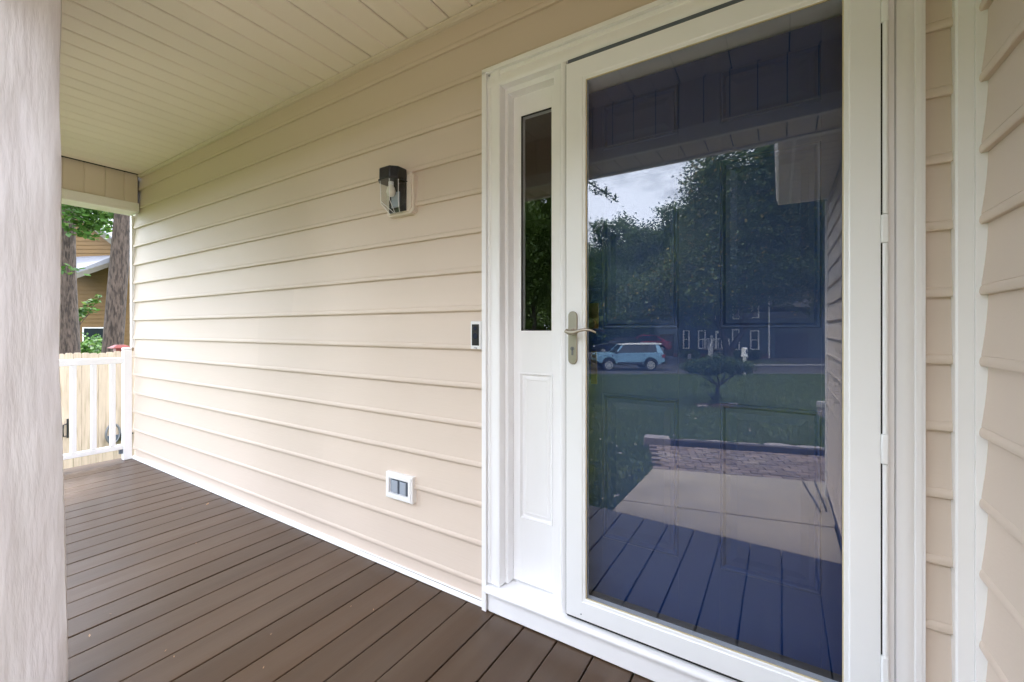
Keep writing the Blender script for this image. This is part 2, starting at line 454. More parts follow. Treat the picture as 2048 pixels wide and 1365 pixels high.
# ================================================================== unseen roof, added to keep sun and stray light off the porch
roof = empty('sun_block_roof', (0, 3, 2.75))
tag(roof, 'unseen dark roof added above the porch and garage to block the sun', 'roof')
MB().prism([(-1.62, 2.60), (-1.62, 2.64), (4.5, 5.2), (10.6, 2.64), (10.6, 2.60), (4.5, 5.1)], 'x', -5.5, 6.8).build('roof_slope', 'roof_dark', roof)
MB().prism([(-0.04, 2.63), (-0.04, 2.67), (3.5, 4.6), (7.0, 2.67), (7.0, 2.63), (3.5, 4.5)], 'y', -4.3, 2.0).build('garage_slope', 'roof_dark', roof)
B('fascia', 'white_trim', roof, -5.45, -0.045, -1.60, -1.57, 2.44, 2.62)
MB().prism([(-1.601, 2.47), (-1.66, 2.47), (-1.70, 2.52), (-1.71, 2.59), (-1.70, 2.59), (-1.69, 2.525), (-1.655, 2.478), (-1.601, 2.478)], 'x', -5.45, -0.05).build('gutter', 'white_trim', roof)
B('gable_wall', 'dark_void', roof, -5.03, 6.5, 0.13, 0.16, 2.3, 2.74)

# ================================================================== porch ceiling
ceil = empty('porch_ceiling', (-2.3, -0.6, CEIL))
tag(ceil, 'cream grooved vinyl porch ceiling of narrow boards', 'ceiling')
PIT = 0.1293
g0 = wx(864, 0.0)
n0 = int((g0+4.9)/PIT)+1
xg = [g0+PIT*i for i in range(-n0, 30) if -4.95 < g0+PIT*i < 0.5]
for i in range(len(xg)-1):
    a, b = max(xg[i], -4.90), min(xg[i+1], 0.398)
    if b-a < 0.02: continue
    h = 0.0085
    za, zb2 = CEIL, CEIL+0.012
    MB().prism([(a+h, za), (b-h, za), (b-h*0.35, za+0.004), (b-h*0.35, zb2), (a+h*0.35, zb2), (a+h*0.35, za+0.004)], 'y', -1.13, -0.020).build('ceiling_board', 'ceiling_vinyl', ceil)
    if i % 2 == 0:
        B('groove_strip', 'ceiling_vinyl', ceil, b-0.010, b+0.010, -1.13, -0.034, CEIL+0.0062, CEIL+0.0075) if b < 0.39 else None
B('ceiling_backing', 'dark_void', ceil, -5.0, 0.41, -1.60, 0.0, CEIL+0.0125, CEIL+0.03)

# ================================================================== porch beams
beam = empty('porch_beam', (-2.4, -1.25, 2.24))
tag(beam, 'cream clad porch beam along the open front, held up by the post', 'beam')
x = -4.88; i = 0
while x < 0.37:
    b = min(x+0.1243, 0.392)
    B('beam_board', 'cream_vinyl', beam, x, b, -1.141, -1.131, 2.322, CEIL+0.002, bevel=0.003)
    B('beam_soffit_board', 'cream_vinyl', beam, x, b, -1.352, -1.150, 2.236, 2.246, bevel=0.003)
    x += PIT; i += 1
B('beam_core', 'dark_void', beam, -5.09, 0.395, -1.36, -1.1415, 2.2465, CEIL)
B('inner_trim', 'white_trim', beam, -4.884, 0.392, -1.149, -1.117, 2.234, 2.32, bevel=0.004)
B('outer_trim', 'white_trim', beam, -5.1, 0.392, -1.392, -1.3525, 2.226, 2.33, bevel=0.004)
B('outer_cladding', 'cream_vinyl', beam, -5.1, 0.392, -1.375, -1.3605, 2.331, 2.60)
lbeam = empty('end_beam', (-5.0, -0.6, 2.24))
tag(lbeam, 'cream boarded beam with white lower trim over the railing opening', 'beam')
yg = [0.006, -0.1206, -0.249, -0.3775, -0.506, -0.634, -0.763, -0.892, -1.02, -1.13]
for a, b in zip(yg[:-1], yg[1:]):
    B('beam_board', 'cream_vinyl', lbeam, -4.912, -4.902, b+0.003, min(a, -0.024)-0.003, 2.322, CEIL+0.002, bevel=0.003)
    B('groove_strip', 'cream_vinyl', lbeam, -4.911, -4.907, b-0.006, b+0.0045, 2.322, CEIL) if b > -1.1 else None
B('beam_core', 'dark_void', lbeam, -5.09, -4.9125, -1.14, -0.022, 2.262, CEIL)
B('lower_trim', 'white_trim', lbeam, -4.925, -4.882, -1.116, -0.023, 2.262, 2.321, bevel=0.003)
B('underside', 'white_trim', lbeam, -5.10, -4.884, -1.116, -0.0225, 2.240, 2.2615, bevel=0.002)

# ================================================================== deck
deck = empty('porch_deck', (-2.4, -0.65, 0))
tag(deck, 'brown painted porch deck of boards laid across toward the wall', 'deck')
XJ = [-0.5747-0.1455*j for j in range(-7, 31)]
for i in range(len(XJ)-1):
    b, a = XJ[i], XJ[i+1]
    b = min(b, 0.392)
    if b-a < 0.02: continue
    ga, gb = random.uniform(0.0016, 0.0034), random.uniform(0.0016, 0.0034)
    dz = random.uniform(-0.0018, 0.0)
    ye = -0.006-random.uniform(0, 0.006)
    if a < -1.05 and b > -5.1: ye -= 0.004
    MB().box(a+ga, b-gb, -1.300-random.uniform(0, 0.004), ye, -0.026+dz, dz).build('deck_board', 'deck_paint', deck, bevel=0.003, seg=2)
B('edge_board', 'deck_paint', deck, -5.168, XJ[-1]-0.003, -1.30, -0.002, -0.026, -0.001, bevel=0.003)
B('rim_joist', 'deck_paint', deck, -5.15, 0.39, -1.285, -1.255, -0.30, -0.0285)
B('rim_joist', 'deck_paint', deck, -5.155, -5.12, -1.254, 0.0, -0.30, -0.0285)
B('under_deck', 'dark_void', deck, -5.11, 0.385, -1.25, -0.001, -0.09, -0.06)
B('skirt', 'edging_timber', deck, -5.12, 0.385, -1.254, -1.24, -0.62, -0.301)

def debris():
    m = MB()
    for (u, v, sz) in ((415, 1009, .020), (221, 1229, .006), (331, 1303, .005), (348, 1315, .005), (747, 1221, .005), (527, 1337, .005), (542, 1270, .004), (190, 947, .006), (300, 966, .006), (365, 1017, .007), (392, 1088, .005), (179, 1273, .009), (702, 1214, .004)):
        t = CAM.z/((v-HZ)/FPX); p = direct(u, v, t); a = random.uniform(0, 3)
        c_, s_ = math.cos(a)*sz, math.sin(a)*sz
        m.add([(p.x-c_, p.y-s_, 0.002), (p.x+s_*.4, p.y-c_*.4, 0.003), (p.x+c_, p.y+s_, 0.005), (p.x-s_*.4, p.y+c_*.4, 0.003), (p.x, p.y, 0.0005)], [(0, 1, 2, 3), (1, 0, 4), (2, 1, 4), (3, 2, 4), (0, 3, 4)])
    tag(m.build('deck_litter', 'litter'), 'tiny leaf scraps and grit scattered on the deck boards', 'litter', kind='stuff')
debris()

# ================================================================== porch post (rough sawn, painted)
def porch_post():
    x0, x1 = -2.045, -1.90
    nz, ns = 90, 8
    V = []; Fc = []
    from mathutils import noise
    for iz in range(nz+1):
        z = 2.234*iz/nz
        grow = 0.013*min(1, max(0, (1.05-z)/0.8))
        y0, y1 = -1.268-grow*0.3, -1.1135+grow*1.2
        per = []
        for k in range(ns): per.append((x0+(x1-x0)*k/ns, y0, 0, -1))
        for k in range(ns): per.append((x1, y0+(y1-y0)*k/ns, 1, 0))
        for k in range(ns): per.append((x1-(x1-x0)*k/ns, y1, 0, 1))
        for k in range(ns): per.append((x0, y1-(y1-y0)*k/ns, -1, 0))
        for k, (px, py, nx, ny) in enumerate(per):
            w = noise.noise(Vector((px*25, py*25, z*2.2)))*0.0026+noise.noise(Vector((px*8+3, py*8, z*5)))*0.0045+noise.noise(Vector((px*30+3, py*30, z*16)))*0.0014
            corner = 0.004 if k % ns == 0 else 0.0
            cx, cy = (x0+x1)/2, (y0+y1)/2
            V.append((px+nx*w-corner*(1 if px > cx else -1), py+ny*w-corner*(1 if py > cy else -1), z+0.001))
    m = 4*ns
    for iz in range(nz):
        for k in range(m):
            Fc.append((iz*m+k, iz*m+(k+1) % m, iz*m+m+(k+1) % m, iz*m+m+k))
    b = MB(); b.add(V, Fc); b.f.append(tuple(range(m-1, -1, -1))); b.f.append(tuple(nz*m+k for k in range(m)))
    o = b.build('porch_post', 'post_paint', smooth=38)
    tag(o, 'rough square porch post painted pale pinkish grey', 'post')
porch_post()

# ================================================================== railing at the far end
rail = empty('porch_railing', (-5.07, -0.6, 0))
tag(rail, 'white painted railing with square balusters closing the end of the porch', 'railing')
B('rail_post', 'white_paint', rail, -5.10, -5.042, -0.086, -0.026, 0.0, 1.0, bevel=0.004)
B('post_cap', 'white_paint', rail, -5.103, -5.039, -0.089, -0.024, 1.001, 1.02, bevel=0.008)
B('top_rail', 'white_paint', rail, -5.09, -5.05, -1.16, -0.087, 0.880, 0.935, bevel=0.004)
B('bottom_rail', 'white_paint', rail, -5.09, -5.05, -1.16, -0.087, 0.100, 0.142, bevel=0.004)
y = -0.135-0.022
for k in range(8):
    yc = -0.135-0.126*k-0.02
    B('baluster', 'white_paint', rail, -5.085, -5.051, yc-0.018, yc+0.018, 0.1425, 0.8795, bevel=0.003)
B('rail_block', 'grey_dark', rail, -5.085, -5.06, -0.110, -0.0865, 0.06, 0.099)

# ================================================================== door surround with sidelight
sur = empty('door_surround', (-0.4, 0, 0))
tag(sur, 'white door casing with narrow glazed sidelight and panel below', 'door frame')
def strip(name, poly, z0, z1, m='white_paint', smooth=35):     # vertical moulding, poly in (x,y)
    return MB().prism(poly, 'z', z0, z1).build(name, m, sur, smooth=smooth)
ZC = 2.262
# left channel + casing (profiled), right casing
strip('side_channel', [(-1.066, 0.0), (-1.066, -0.040), (-1.0455, -0.040), (-1.0455, 0.0)], 0.003, ZC+0.006, smooth=30)
strip('side_casing', [(-1.045, 0.05), (-1.045, -0.026), (-1.040, -0.030), (-1.030, -0.030), (-1.027, -0.027), (-1.005, -0.030), (-0.990, -0.033), (-0.982, -0.031), (-0.980, -0.026), (-0.980, 0.006), (-0.980, 0.05)], 0.122, ZC)
strip('side_stop', [(-0.9795, 0.05), (-0.9795, 0.008), (-0.968, 0.008), (-0.965, 0.011), (-0.965, 0.05)], 0.122, ZC-0.06)
strip('side_casing', [(0.253, 0.05), (0.253, -0.020), (0.256, -0.030), (0.272, -0.034), (0.288, -0.030), (0.291, -0.027), (0.294, -0.031), (0.305, -0.030), (0.3055, 0.0), (0.3055, 0.05)], 0.122, ZC)
strip('side_channel', [(0.306, 0.0), (0.306, -0.026), (0.3125, -0.026), (0.3125, 0.0)], 0.003, ZC+0.006)
# head casing
def head(name, prof, xa, xb, m='white_paint'):
    return MB().prism(prof, 'x', xa, xb).build(name, m, sur, smooth=35)
head('head_casing', [(0.05, ZC-0.066), (-0.026, ZC-0.066), (-0.031, ZC-0.060), (-0.033, ZC-0.052), (-0.030, ZC-0.036), (-0.027, ZC-0.019), (-0.030, ZC-0.016), (-0.030, ZC-0.005), (-0.026, ZC+0.0003), (0.05, ZC+0.0003)], -1.0448, 0.3052)
head('head_channel', [(0.0, ZC+0.0008), (-0.040, ZC+0.0008), (-0.040, ZC+0.018), (0.0, ZC+0.018)], -1.0658, 0.3128)
head('head_stop', [(0.05, ZC-0.088), (0.008, ZC-0.088), (0.006, ZC-0.0665), (0.05, ZC-0.0665)], -0.9645, -0.748)
# mullion between sidelight and door
strip('mullion', [(-0.748, 0.10), (-0.748, 0.0), (-0.7065, 0.0), (-0.7065, 0.10)], 0.122, ZC-0.0665)
strip('mullion_face', [(-0.706, 0.10), (-0.706, -0.027), (-0.702, -0.031), (-0.684, -0.031), (-0.681, -0.029), (-0.681, 0.10)], 0.122, ZC-0.0665)
strip('hinge_jamb', [(0.236, 0.10), (0.236, -0.028), (0.2525, -0.028), (0.2525, 0.10)], 0.122, ZC-0.0665)
B('head_jamb', 'white_paint', sur, -0.6805, 0.2355, -0.012, 0.10, ZC-0.145, ZC-0.0668, bevel=0.002)
B('side_jamb', 'white_paint', sur, 0.206, 0.2357, 0.0, 0.10, 0.122, ZC-0.1452)
B('side_jamb', 'white_paint', sur, -0.6805, -0.666, 0.02, 0.10, 0.122, ZC-0.1452)
# sidelight panel
XP0, XP1, YP = -0.9645, -0.7485, 0.050
xg0, xg1 = wx(1042, YP), wx(1103, YP)
zg0, zg1 = wz(1041, 662, YP), wz(1042, 233, YP)
zp0, zp1 = wz(1037, 1032, YP), wz(1037, 748, YP)
B('panel_stile', 'white_paint', sur, XP0, xg0, YP, YP+0.035, 0.123, ZC-0.0882)
B('panel_stile', 'white_paint', sur, xg1, XP1, YP, YP+0.035, 0.123, ZC-0.0882)
B('panel_rail', 'white_paint', sur, xg0+0.0002, xg1-0.0002, YP, YP+0.035, zg1, ZC-0.0882)
B('panel_rail', 'white_paint', sur, xg0+0.0002, xg1-0.0002, YP, YP+0.035, zp1, zg0)
B('panel_rail', 'white_paint', sur, xg0+0.0002, xg1-0.0002, YP, YP+0.035, 0.123, zp0)
MB().ring(xg0+0.0004, xg1-0.0004, zp0+0.0002, zp1-0.0002, [(0.0, YP+0.0005), (0.004, YP+0.007), (0.008, YP+0.008), (0.012, YP+0.004), (0.022, YP+0.0015), (0.026, YP+0.003)], cap=True).build('raised_panel', 'white_paint', sur)
MB().ring(xg0-0.006, xg1+0.006, zp0-0.006, zp1+0.006, [(0.0, YP), (0.001, YP-0.004), (0.005, YP-0.004), (0.006, YP)]).build('panel_bead', 'white_paint', sur)
MB().box(xg0+0.0003, xg1-0.0003, YP+0.010, YP+0.014, zg0+0.0003, zg1-0.0003).build('sidelight_glass', 'storm_glass', sur)
MB().ring(xg0, xg1, zg0, zg1, [(0.0003, YP+0.002), (0.003, YP+0.0095), (0.0003, YP+0.0097)]).build('glazing_putty', 'black_gap', sur)
# sill, nosing, kick board
MB().prism([(0.12, 0.119), (-0.030, 0.113), (-0.048, 0.110), (-0.055, 0.104), (-0.057, 0.097), (-0.054, 0.090), (-0.046, 0.087), (0.12, 0.087)], 'x', -1.0445, 0.3122).build('door_sill', 'white_paint', sur, smooth=40)
B('kick_board', 'white_paint', sur, -1.040, 0.3055, -0.030, 0.02, 0.003, 0.0865, bevel=0.002)

# ================================================================== storm door
sdoor = empty('storm_door', (-0.23, -0.04, 0.13))
tag(sdoor, 'white full-view glass storm door with brushed nickel lever', 'door')
SX0, SX1 = wx(1132, -0.05), 0.222
SZ0, SZ1 = 0.133, 2.169
fw = 0.076
MB().ring(SX0, SX1, SZ0, SZ1, [(0.0, -0.014), (0.0, -0.049), (0.0015, -0.051), (0.060, -0.051), (0.063, -0.0505), (0.066, -0.048), (0.074, -0.0475), (fw, -0.046), (fw, -0.0405)]).build('door_frame', 'white_metal', sdoor, smooth=25)
MB().ring(SX0+fw, SX1-fw, SZ0+fw, SZ1-fw, [(-0.0005, -0.0405), (0.0, -0.0445), (0.003, -0.0435), (0.003, -0.0405)]).build('glazing_gasket', 'gasket', sdoor)
MB().box(SX0+fw-0.006, SX1-fw+0.006, -0.0400, -0.0360, SZ0+fw-0.006, SZ1-fw+0.006).build('glass_pane', 'storm_glass', sdoor)
MB().ring(SX0, SX1, SZ0, SZ1, [(0.003, -0.0135), (fw-0.001, -0.0135), (fw, -0.0355), (0.003, -0.0355)]).build('inner_frame', 'white_metal', sdoor)
B('bottom_sweep', 'black_gap', sdoor, SX0, SX1, -0.040, -0.020, 0.1205, 0.1325)
B('side_gap', 'black_gap', sdoor, SX0-0.0052, SX0-0.0005, -0.040, -0.030, 0.125, SZ1+0.004)
B('top_gap', 'grey_dark', sdoor, SX0, SX1, -0.034, -0.022, SZ1+0.0005, SZ1+0.024)
# full-length hinge: fixed rail with three round leaves
B('hinge_rail', 'white_metal', sdoor, SX1+0.0085, 0.2357, -0.046, -0.012, SZ0, SZ1+0.01, bevel=0.003)
B('hinge_gap', 'black_gap', sdoor, SX1+0.0005, SX1+0.0080, -0.044, -0.016, SZ0, SZ1)
hz_ = [(45, 428), (487, 868), (930, 1312)]
zl = [(wz(1766, b, -0.05), wz(1766, a, -0.05)) for a, b in hz_]
prev = SZ1
for (za, zb) in zl:
    MB().tube([(SX1+0.0095, -0.0475, za), (SX1+0.0095, -0.0475, zb)], 0.0062, 12).build('hinge_leaf', 'white_metal', sdoor, smooth=40)
    B('hinge_knuckle', 'white_metal', sdoor, SX1+0.0002, SX1+0.0165, -0.0525, -0.030, zb+0.001, prev, bevel=0.004)
    prev = za-0.001
B('hinge_knuckle', 'white_metal', sdoor, SX1+0.0002, SX1+0.0165, -0.0525, -0.030, SZ0, prev, bevel=0.004)
# lever set
px0, px1 = wx(1137, -0.052), wx(1155, -0.052)
pz0, pz1 = wz(1146, 729, -0.052), wz(1146, 623, -0.052)
pc, pr_ = (px0+px1)/2, (px1-px0)/2
pl = [(pc+pr_*math.cos(a), pz1-pr_+pr_*math.sin(a)) for a in np.linspace(0, PI, 12)]+[(pc+pr_*math.cos(a), pz0+pr_+pr_*math.sin(a)) for a in np.linspace(PI, 2*PI, 12)]
plate = MB().prism(pl, 'y', -0.0575, -0.0505).build('handle_plate', 'nickel', sdoor, bevel=0.002)
zl_ = wz(1146, 664, -0.052)
MB().tube([(pc, -0.057, zl_), (pc, -0.066, zl_), (pc, -0.090, zl_)], [0.0135, 0.0115, 0.0105], 14).build('lever_spindle', 'nickel', sdoor, smooth=50)
lp = [(pc-0.010, -0.094, zl_+0.004), (pc+0.004, -0.095, zl_-0.003), (pc+0.022, -0.095, zl_-0.003), (pc+0.042, -0.094, zl_+0.004), (pc+0.062, -0.092, zl_+0.008), (pc+0.082, -0.088, zl_+0.006), (pc+0.100, -0.084, zl_-0.002)]
MB().tube(lp, [0.0075, 0.0088, 0.0072, 0.0058, 0.0054, 0.0048, 0.0035], 12).build('lever', 'nickel', sdoor, smooth=60)
zk = wz(1146, 703, -0.052)
cyl = MB(); cyl.disc_y(pc, zk+0.010, 0.0075, -0.0595, -0.0570, 16); cyl.box(pc-0.0035, pc+0.0035, -0.0592, -0.0570, zk-0.014, zk+0.006)
ck = cyl.build('key_cylinder', 'galvanised', sdoor)
B('key_slot', 'black_gap', sdoor, pc-0.001, pc+0.001, -0.0598, -0.0592, zk+0.003, zk+0.014)
B('plate_mark', 'aluminium', sdoor, pc-0.007, pc+0.007, -0.0580, -0.0574, zk+0.075, zk+0.0765)
MB().tube([(wx(1162, -0.052), -0.0508, wz(1162, 1229, -0.052)), (wx(1162, -0.052), -0.0525, wz(1162, 1229, -0.052))], 0.0022, 10).build('drain_hole', 'grey_dark', sdoor)

# ================================================================== blue entry door behind the glass
ed = empty('entry_door', (-0.235, 0.06, 0.15))
tag(ed, 'dark blue six-panel entry door behind the storm door glass', 'door')
DX0, DX1, DY, DZ0, DZ1 = -0.690, 0.222, 0.062, 0.175, 2.10
PXs = [(-0.572, -0.298), (-0.168, 0.104)]
PZs = [(0.396, 0.944), (1.190, 1.745), (1.865, 2.035)]
B('stile', 'door_blue', ed, DX0, PXs[0][0], DY, DY+0.04, DZ0, DZ1)
B('stile', 'door_blue', ed, PXs[1][1], DX1, DY, DY+0.04, DZ0, DZ1)
B('stile', 'door_blue', ed, PXs[0][1], PXs[1][0], DY, DY+0.04, DZ0, DZ1)
zr = [DZ0]+[z for p in PZs for z in p]+[DZ1]
for (xa, xb) in PXs:
    for k in range(0, 8, 2):
        B('rail', 'door_blue', ed, xa+0.0002, xb-0.0002, DY, DY+0.04, zr[k], zr[k+1])
    for (za, zb) in PZs:
        MB().ring(xa+0.0003, xb-0.0003, za+0.0003, zb-0.0003, [(0.0, DY+0.0002), (0.003, DY-0.003), (0.009, DY-0.002), (0.016, DY+0.007), (0.030, DY+0.007), (0.050, DY+0.004), (0.054, DY+0.004)], cap=True).build('panel', 'door_blue', ed)
MB().prism([(0.030, 0.130), (0.030, 0.150), (0.040, 0.172), (0.052, 0.180), (0.0615, 0.181), (0.0615, 0.130)], 'x', -0.665, 0.205).build('door_sweep', 'grey_rubber', ed, smooth=50)
B('threshold', 'aluminium', ed, -0.665, 0.205, -0.012, 0.10, 0.1195, 0.1295)
# brass lock plates
bx1 = wx(1198, DY)
B('deadbolt_plate', 'brass', ed, -0.655, bx1, DY-0.006, DY-0.0032, wz(1190, 658, DY), wz(1190, 607, DY), bevel=0.001)
MB().disc_y(bx1-0.030, wz(1185, 648, DY), 0.020, DY-0.016, DY-0.0062, 20).build('deadbolt', 'brass', ed, smooth=40)
B('handle_set_plate', 'brass', ed, bx1-0.030, bx1-0.006, DY-0.006, DY-0.0032, wz(1190, 768, DY), wz(1190, 702, DY), bevel=0.001)
MB().tube([(bx1-0.045, DY-0.006, wz(1190, 708, DY)), (bx1-0.050, DY-0.040, wz(1190, 716, DY)), (bx1-0.052, DY-0.048, wz(1190, 735, DY)), (bx1-0.050, DY-0.040, wz(1190, 752, DY)), (bx1-0.042, DY-0.006, wz(1190, 764, DY))], [0.008, 0.008, 0.010, 0.008, 0.006], 10).build('pull_handle', 'brass', ed, smooth=60)

# room behind, its dimness put into near-black surfaces
room = empty('entry_room', (0.5, 2.0, 0.0))
tag(room, 'entry room behind the sidelight glass, coloured near-black to look dim', 'room')
B('room_floor', 'room_gloom', room, -3.0, 2.2, 0.125, 3.4, 0.08, 0.10)
B('room_ceiling', 'room_gloom', room, -3.0, 2.2, 0.125, 3.4, 2.62, 2.64)
B('room_wall', 'room_gloom', room, -3.02, -3.0, 0.125, 3.4, 0.1, 2.62)
B('room_wall', 'room_gloom', room, 2.2, 2.22, 0.125, 3.4, 0.1, 2.62)
B('room_wall', 'room_gloom', room, -3.0, 2.2, 3.4, 3.42, 0.1, 2.62)

# ================================================================== wall light
wl = empty('wall_light', (-1.56, -0.02, 1.73))
tag(wl, 'black capped porch lantern with clear faceted jar on white block', 'wall light')
bx0, bx1_, bz0, bz1 = -1.652, -1.470, 1.738, 1.937
c = 0.014
blk = lambda d: [(bx0+c+d, bz0+d), (bx1_-c-d, bz0+d), (bx1_-c-d, bz0+c*0.6+d), (bx1_-d, bz0+c+d), (bx1_-d, bz1-c-d), (bx1_-c-d, bz1-c*0.6-d), (bx1_-c-d, bz1-d), (bx0+c+d, bz1-d), (bx0+c+d, bz1-c*0.6-d), (bx0+d, bz1-c-d), (bx0+d, bz0+c+d), (bx0+c+d, bz0+c*0.6+d)]
m_ = MB(); m_.prism(blk(0), 'y', -0.034, -0.004); m_.build('mounting_block', 'cream_vinyl', wl, bevel=0.002)
MB().prism(blk(0.010), 'y', -0.042, -0.0342).build('block_rim', 'cream_vinyl', wl, bevel=0.002)
lx0, lx1, lyb, lyf = -1.628, -1.502, -0.0425, -0.128
lc = (lx0+lx1)/2
def hexo(s, y_f):    # plan outline of the lantern, chamfered front
    a, b = lx0+s, lx1-s
    return [(a, lyb), (b, lyb), (b, y_f+0.030), (b-0.030, y_f+s), (a+0.030, y_f+s), (a, y_f+0.030)]
MB().prism(hexo(0, lyf), 'z', 1.893, 1.948).build('lantern_cap', 'black_plastic', wl, bevel=0.006, seg=3)
MB().prism(hexo(-0.002, lyf-0.002), 'z', 1.887, 1.8925).build('cap_rim', 'black_plastic', wl, bevel=0.001)
B('back_plate', 'black_plastic', wl, lx0+0.012, lx1-0.004, -0.052, -0.0425, 1.752, 1.8865, bevel=0.002)
# faceted jar: three lofted levels, as a thin shell
lv = [(1.8865, 0.002, lyf+0.002), (1.790, 0.004, lyf+0.003), (1.745, 0.030, lyf+0.035)]
def jar(sh):
    V = []; Fc = []
    for z, s, yf in lv: V += [(px, py, z) for px, py in hexo(s+sh, yf+sh)]
    for L_ in range(2):
        for k in range(6):
            Fc.append((L_*6+k, L_*6+(k+1) % 6, L_*6+6+(k+1) % 6, L_*6+6+k))
    Fc.append(tuple(12+k for k in range(6)))
    return V, Fc
j_ = MB(); j_.add(*jar(0.0)); j_.build('lantern_jar', 'jar_glass', wl)
for e_ in ((0, 1), (3, 4)): pass
MB().tube([(lc, -0.085, 1.8925), (lc, -0.085, 1.872)], 0.013, 12).build('lamp_socket', 'silver_plastic', wl, smooth=40)
MB().tube([(lc, -0.085, 1.872), (lc, -0.085, 1.858), (lc, -0.085, 1.838), (lc, -0.085, 1.822), (lc, -0.085, 1.816)], [0.010, 0.018, 0.022, 0.016, 0.004], 14).build('bulb', 'bulb_white', wl, smooth=60)
B('sensor_tab', 'grey_plastic', wl, lc-0.026, lc+0.026, -0.0605, -0.0525, 1.772, 1.845, bevel=0.001)
# ribs on the jar corners
for (k, s) in ((2, 0), (3, 0), (4, 0), (5, 0)):
    pts = [(hexo(l[1], l[2])[k][0], hexo(l[1], l[2])[k][1], l[0]) for l in lv]
    MB().tube(pts, 0.0013, 6).build('jar_rib', 'silver_plastic', wl)

# ================================================================== doorbell camera
db = empty('doorbell', (-1.11, -0.02, 1.1))
tag(db, 'silver video doorbell with black face beside the door casing', 'doorbell')
dx0, dx1 = wx(941, -0.034), wx(961, -0.034)
dz0, dz1 = wz(951, 699, -0.034), wz(951, 643, -0.034)
B('doorbell_body', 'silver_plastic', db, dx0, dx1, -0.034, -0.010, dz0, dz1, bevel=0.003)
B('doorbell_face', 'black_plastic', db, dx0+0.0085, dx1-0.0075, -0.0365, -0.0341, dz0+0.016, dz1-0.013, bevel=0.001)
dcx = (dx0+dx1)/2+0.0005
MB().disc_y(dcx, dz1-0.030, 0.0085, -0.040, -0.0366, 20).build('camera_lens', 'lens_blue', db, bevel=0.001)
MB().disc_y(dcx, dz0+(dz1-dz0)*0.47, 0.0125, -0.0390, -0.0366, 24).build('bell_button', 'lens_blue', db, bevel=0.001)
def text_mesh(body, size, name, material, parent, loc, rot):
    cu = bpy.data.curves.new('t', 'FONT'); cu.body = body; cu.size = size; cu.align_x = 'CENTER'; cu.extrude = 0.0003
    to = bpy.data.objects.new('t', cu); COL.objects.link(to)
    dg = bpy.context.evaluated_depsgraph_get()
    me = bpy.data.meshes.new_from_object(to.evaluated_get(dg))
    bpy.data.objects.remove(to); me.name = name
    me.materials.clear(); me.materials.append(MATS[material])
    o = bpy.data.objects.new(name, me); COL.objects.link(o); o.parent = parent
    o.location = Vector(loc)-WLOC[parent.name]; o.rotation_euler = rot
    return o
text_mesh('ring', 0.011, 'lettering', 'ink', db, (dcx, -0.0346, dz0+0.0035), (PI/2, 0, 0))

# ================================================================== outlet
ol = empty('outlet', (-1.57, -0.02, 0.35))
tag(ol, 'white framed outdoor outlet with grey flip covers low on the siding', 'outlet')
ox0, ox1, oz0, oz1 = -1.660, -1.478, 0.356, 0.482
MB().ring(ox0, ox1, oz0, oz1, [(0.0, -0.002), (0.0, -0.032), (0.004, -0.035), (0.008, -0.034), (0.010, -0.038), (0.024, -0.038), (0.026, -0.036), (0.027, -0.0225)]).build('outlet_frame', 'white_trim', ol, bevel=0.0)
B('recess_back', 'grey_plastic', ol, ox0+0.0265, ox1-0.0265, -0.0245, -0.0225, oz0+0.0265, oz1-0.0265)
ocx = (ox0+ox1)/2
for s in (-1, 1):
    xa = ocx+s*0.028+0.002
    B('flip_cover', 'grey_plastic', ol, xa-0.024, xa+0.016, -0.034, -0.0247, oz0+0.031, oz1-0.036, bevel=0.004)
    B('cover_edge', 'grey_dark', ol, xa+0.0165, xa+0.0215, -0.032, -0.0247, oz0+0.029, oz1-0.034)
    B('hinge_pin', 'grey_dark', ol, xa-0.022, xa+0.014, -0.030, -0.0247, oz1-0.0355, oz1-0.030)

# ================================================================== FRONT YARD (seen in the glass)
ZP = GZ0+0.03
def gp(u, v, z=ZP):
    p = mground(u, v, z); return (p.x, p.y)
# concrete path: two slabs with an open joint
path = empty('concrete_path', (-0.6, -2.4, GZ0))
tag(path, kind='structure')
jl, jr = Vector(gp(1244, 1001)), Vector(gp(1661, 1055))
fl, fr = Vector(gp(1306, 937)), Vector(gp(1647, 964.5))
def along(a, b, x):
    k = (x-a[0])/(b[0]-a[0]); return (x, a[1]+(b[1]-a[1])*k)
dl = jl+(jl-fl)*0.9
jr2, fr2 = along(jl, jr, 0.40), along(fl, fr, 0.62)
e2 = (fl-jl).normalized()
MB().prism([(dl.x, max(dl.y, -1.24)), (0.40, -1.24), jr2, tuple(jl)], 'z', GZ0-0.08, ZP).build('slab', 'concrete', path, bevel=0.006)
j2l, j2r = jl+Vector((0, -0.012)), Vector(jr2)+Vector((0, -0.012))
MB().prism([tuple(j2l), tuple(j2r), fr2, tuple(fl)], 'z', GZ0-0.08, ZP+0.001).build('slab', 'concrete', path, bevel=0.006)

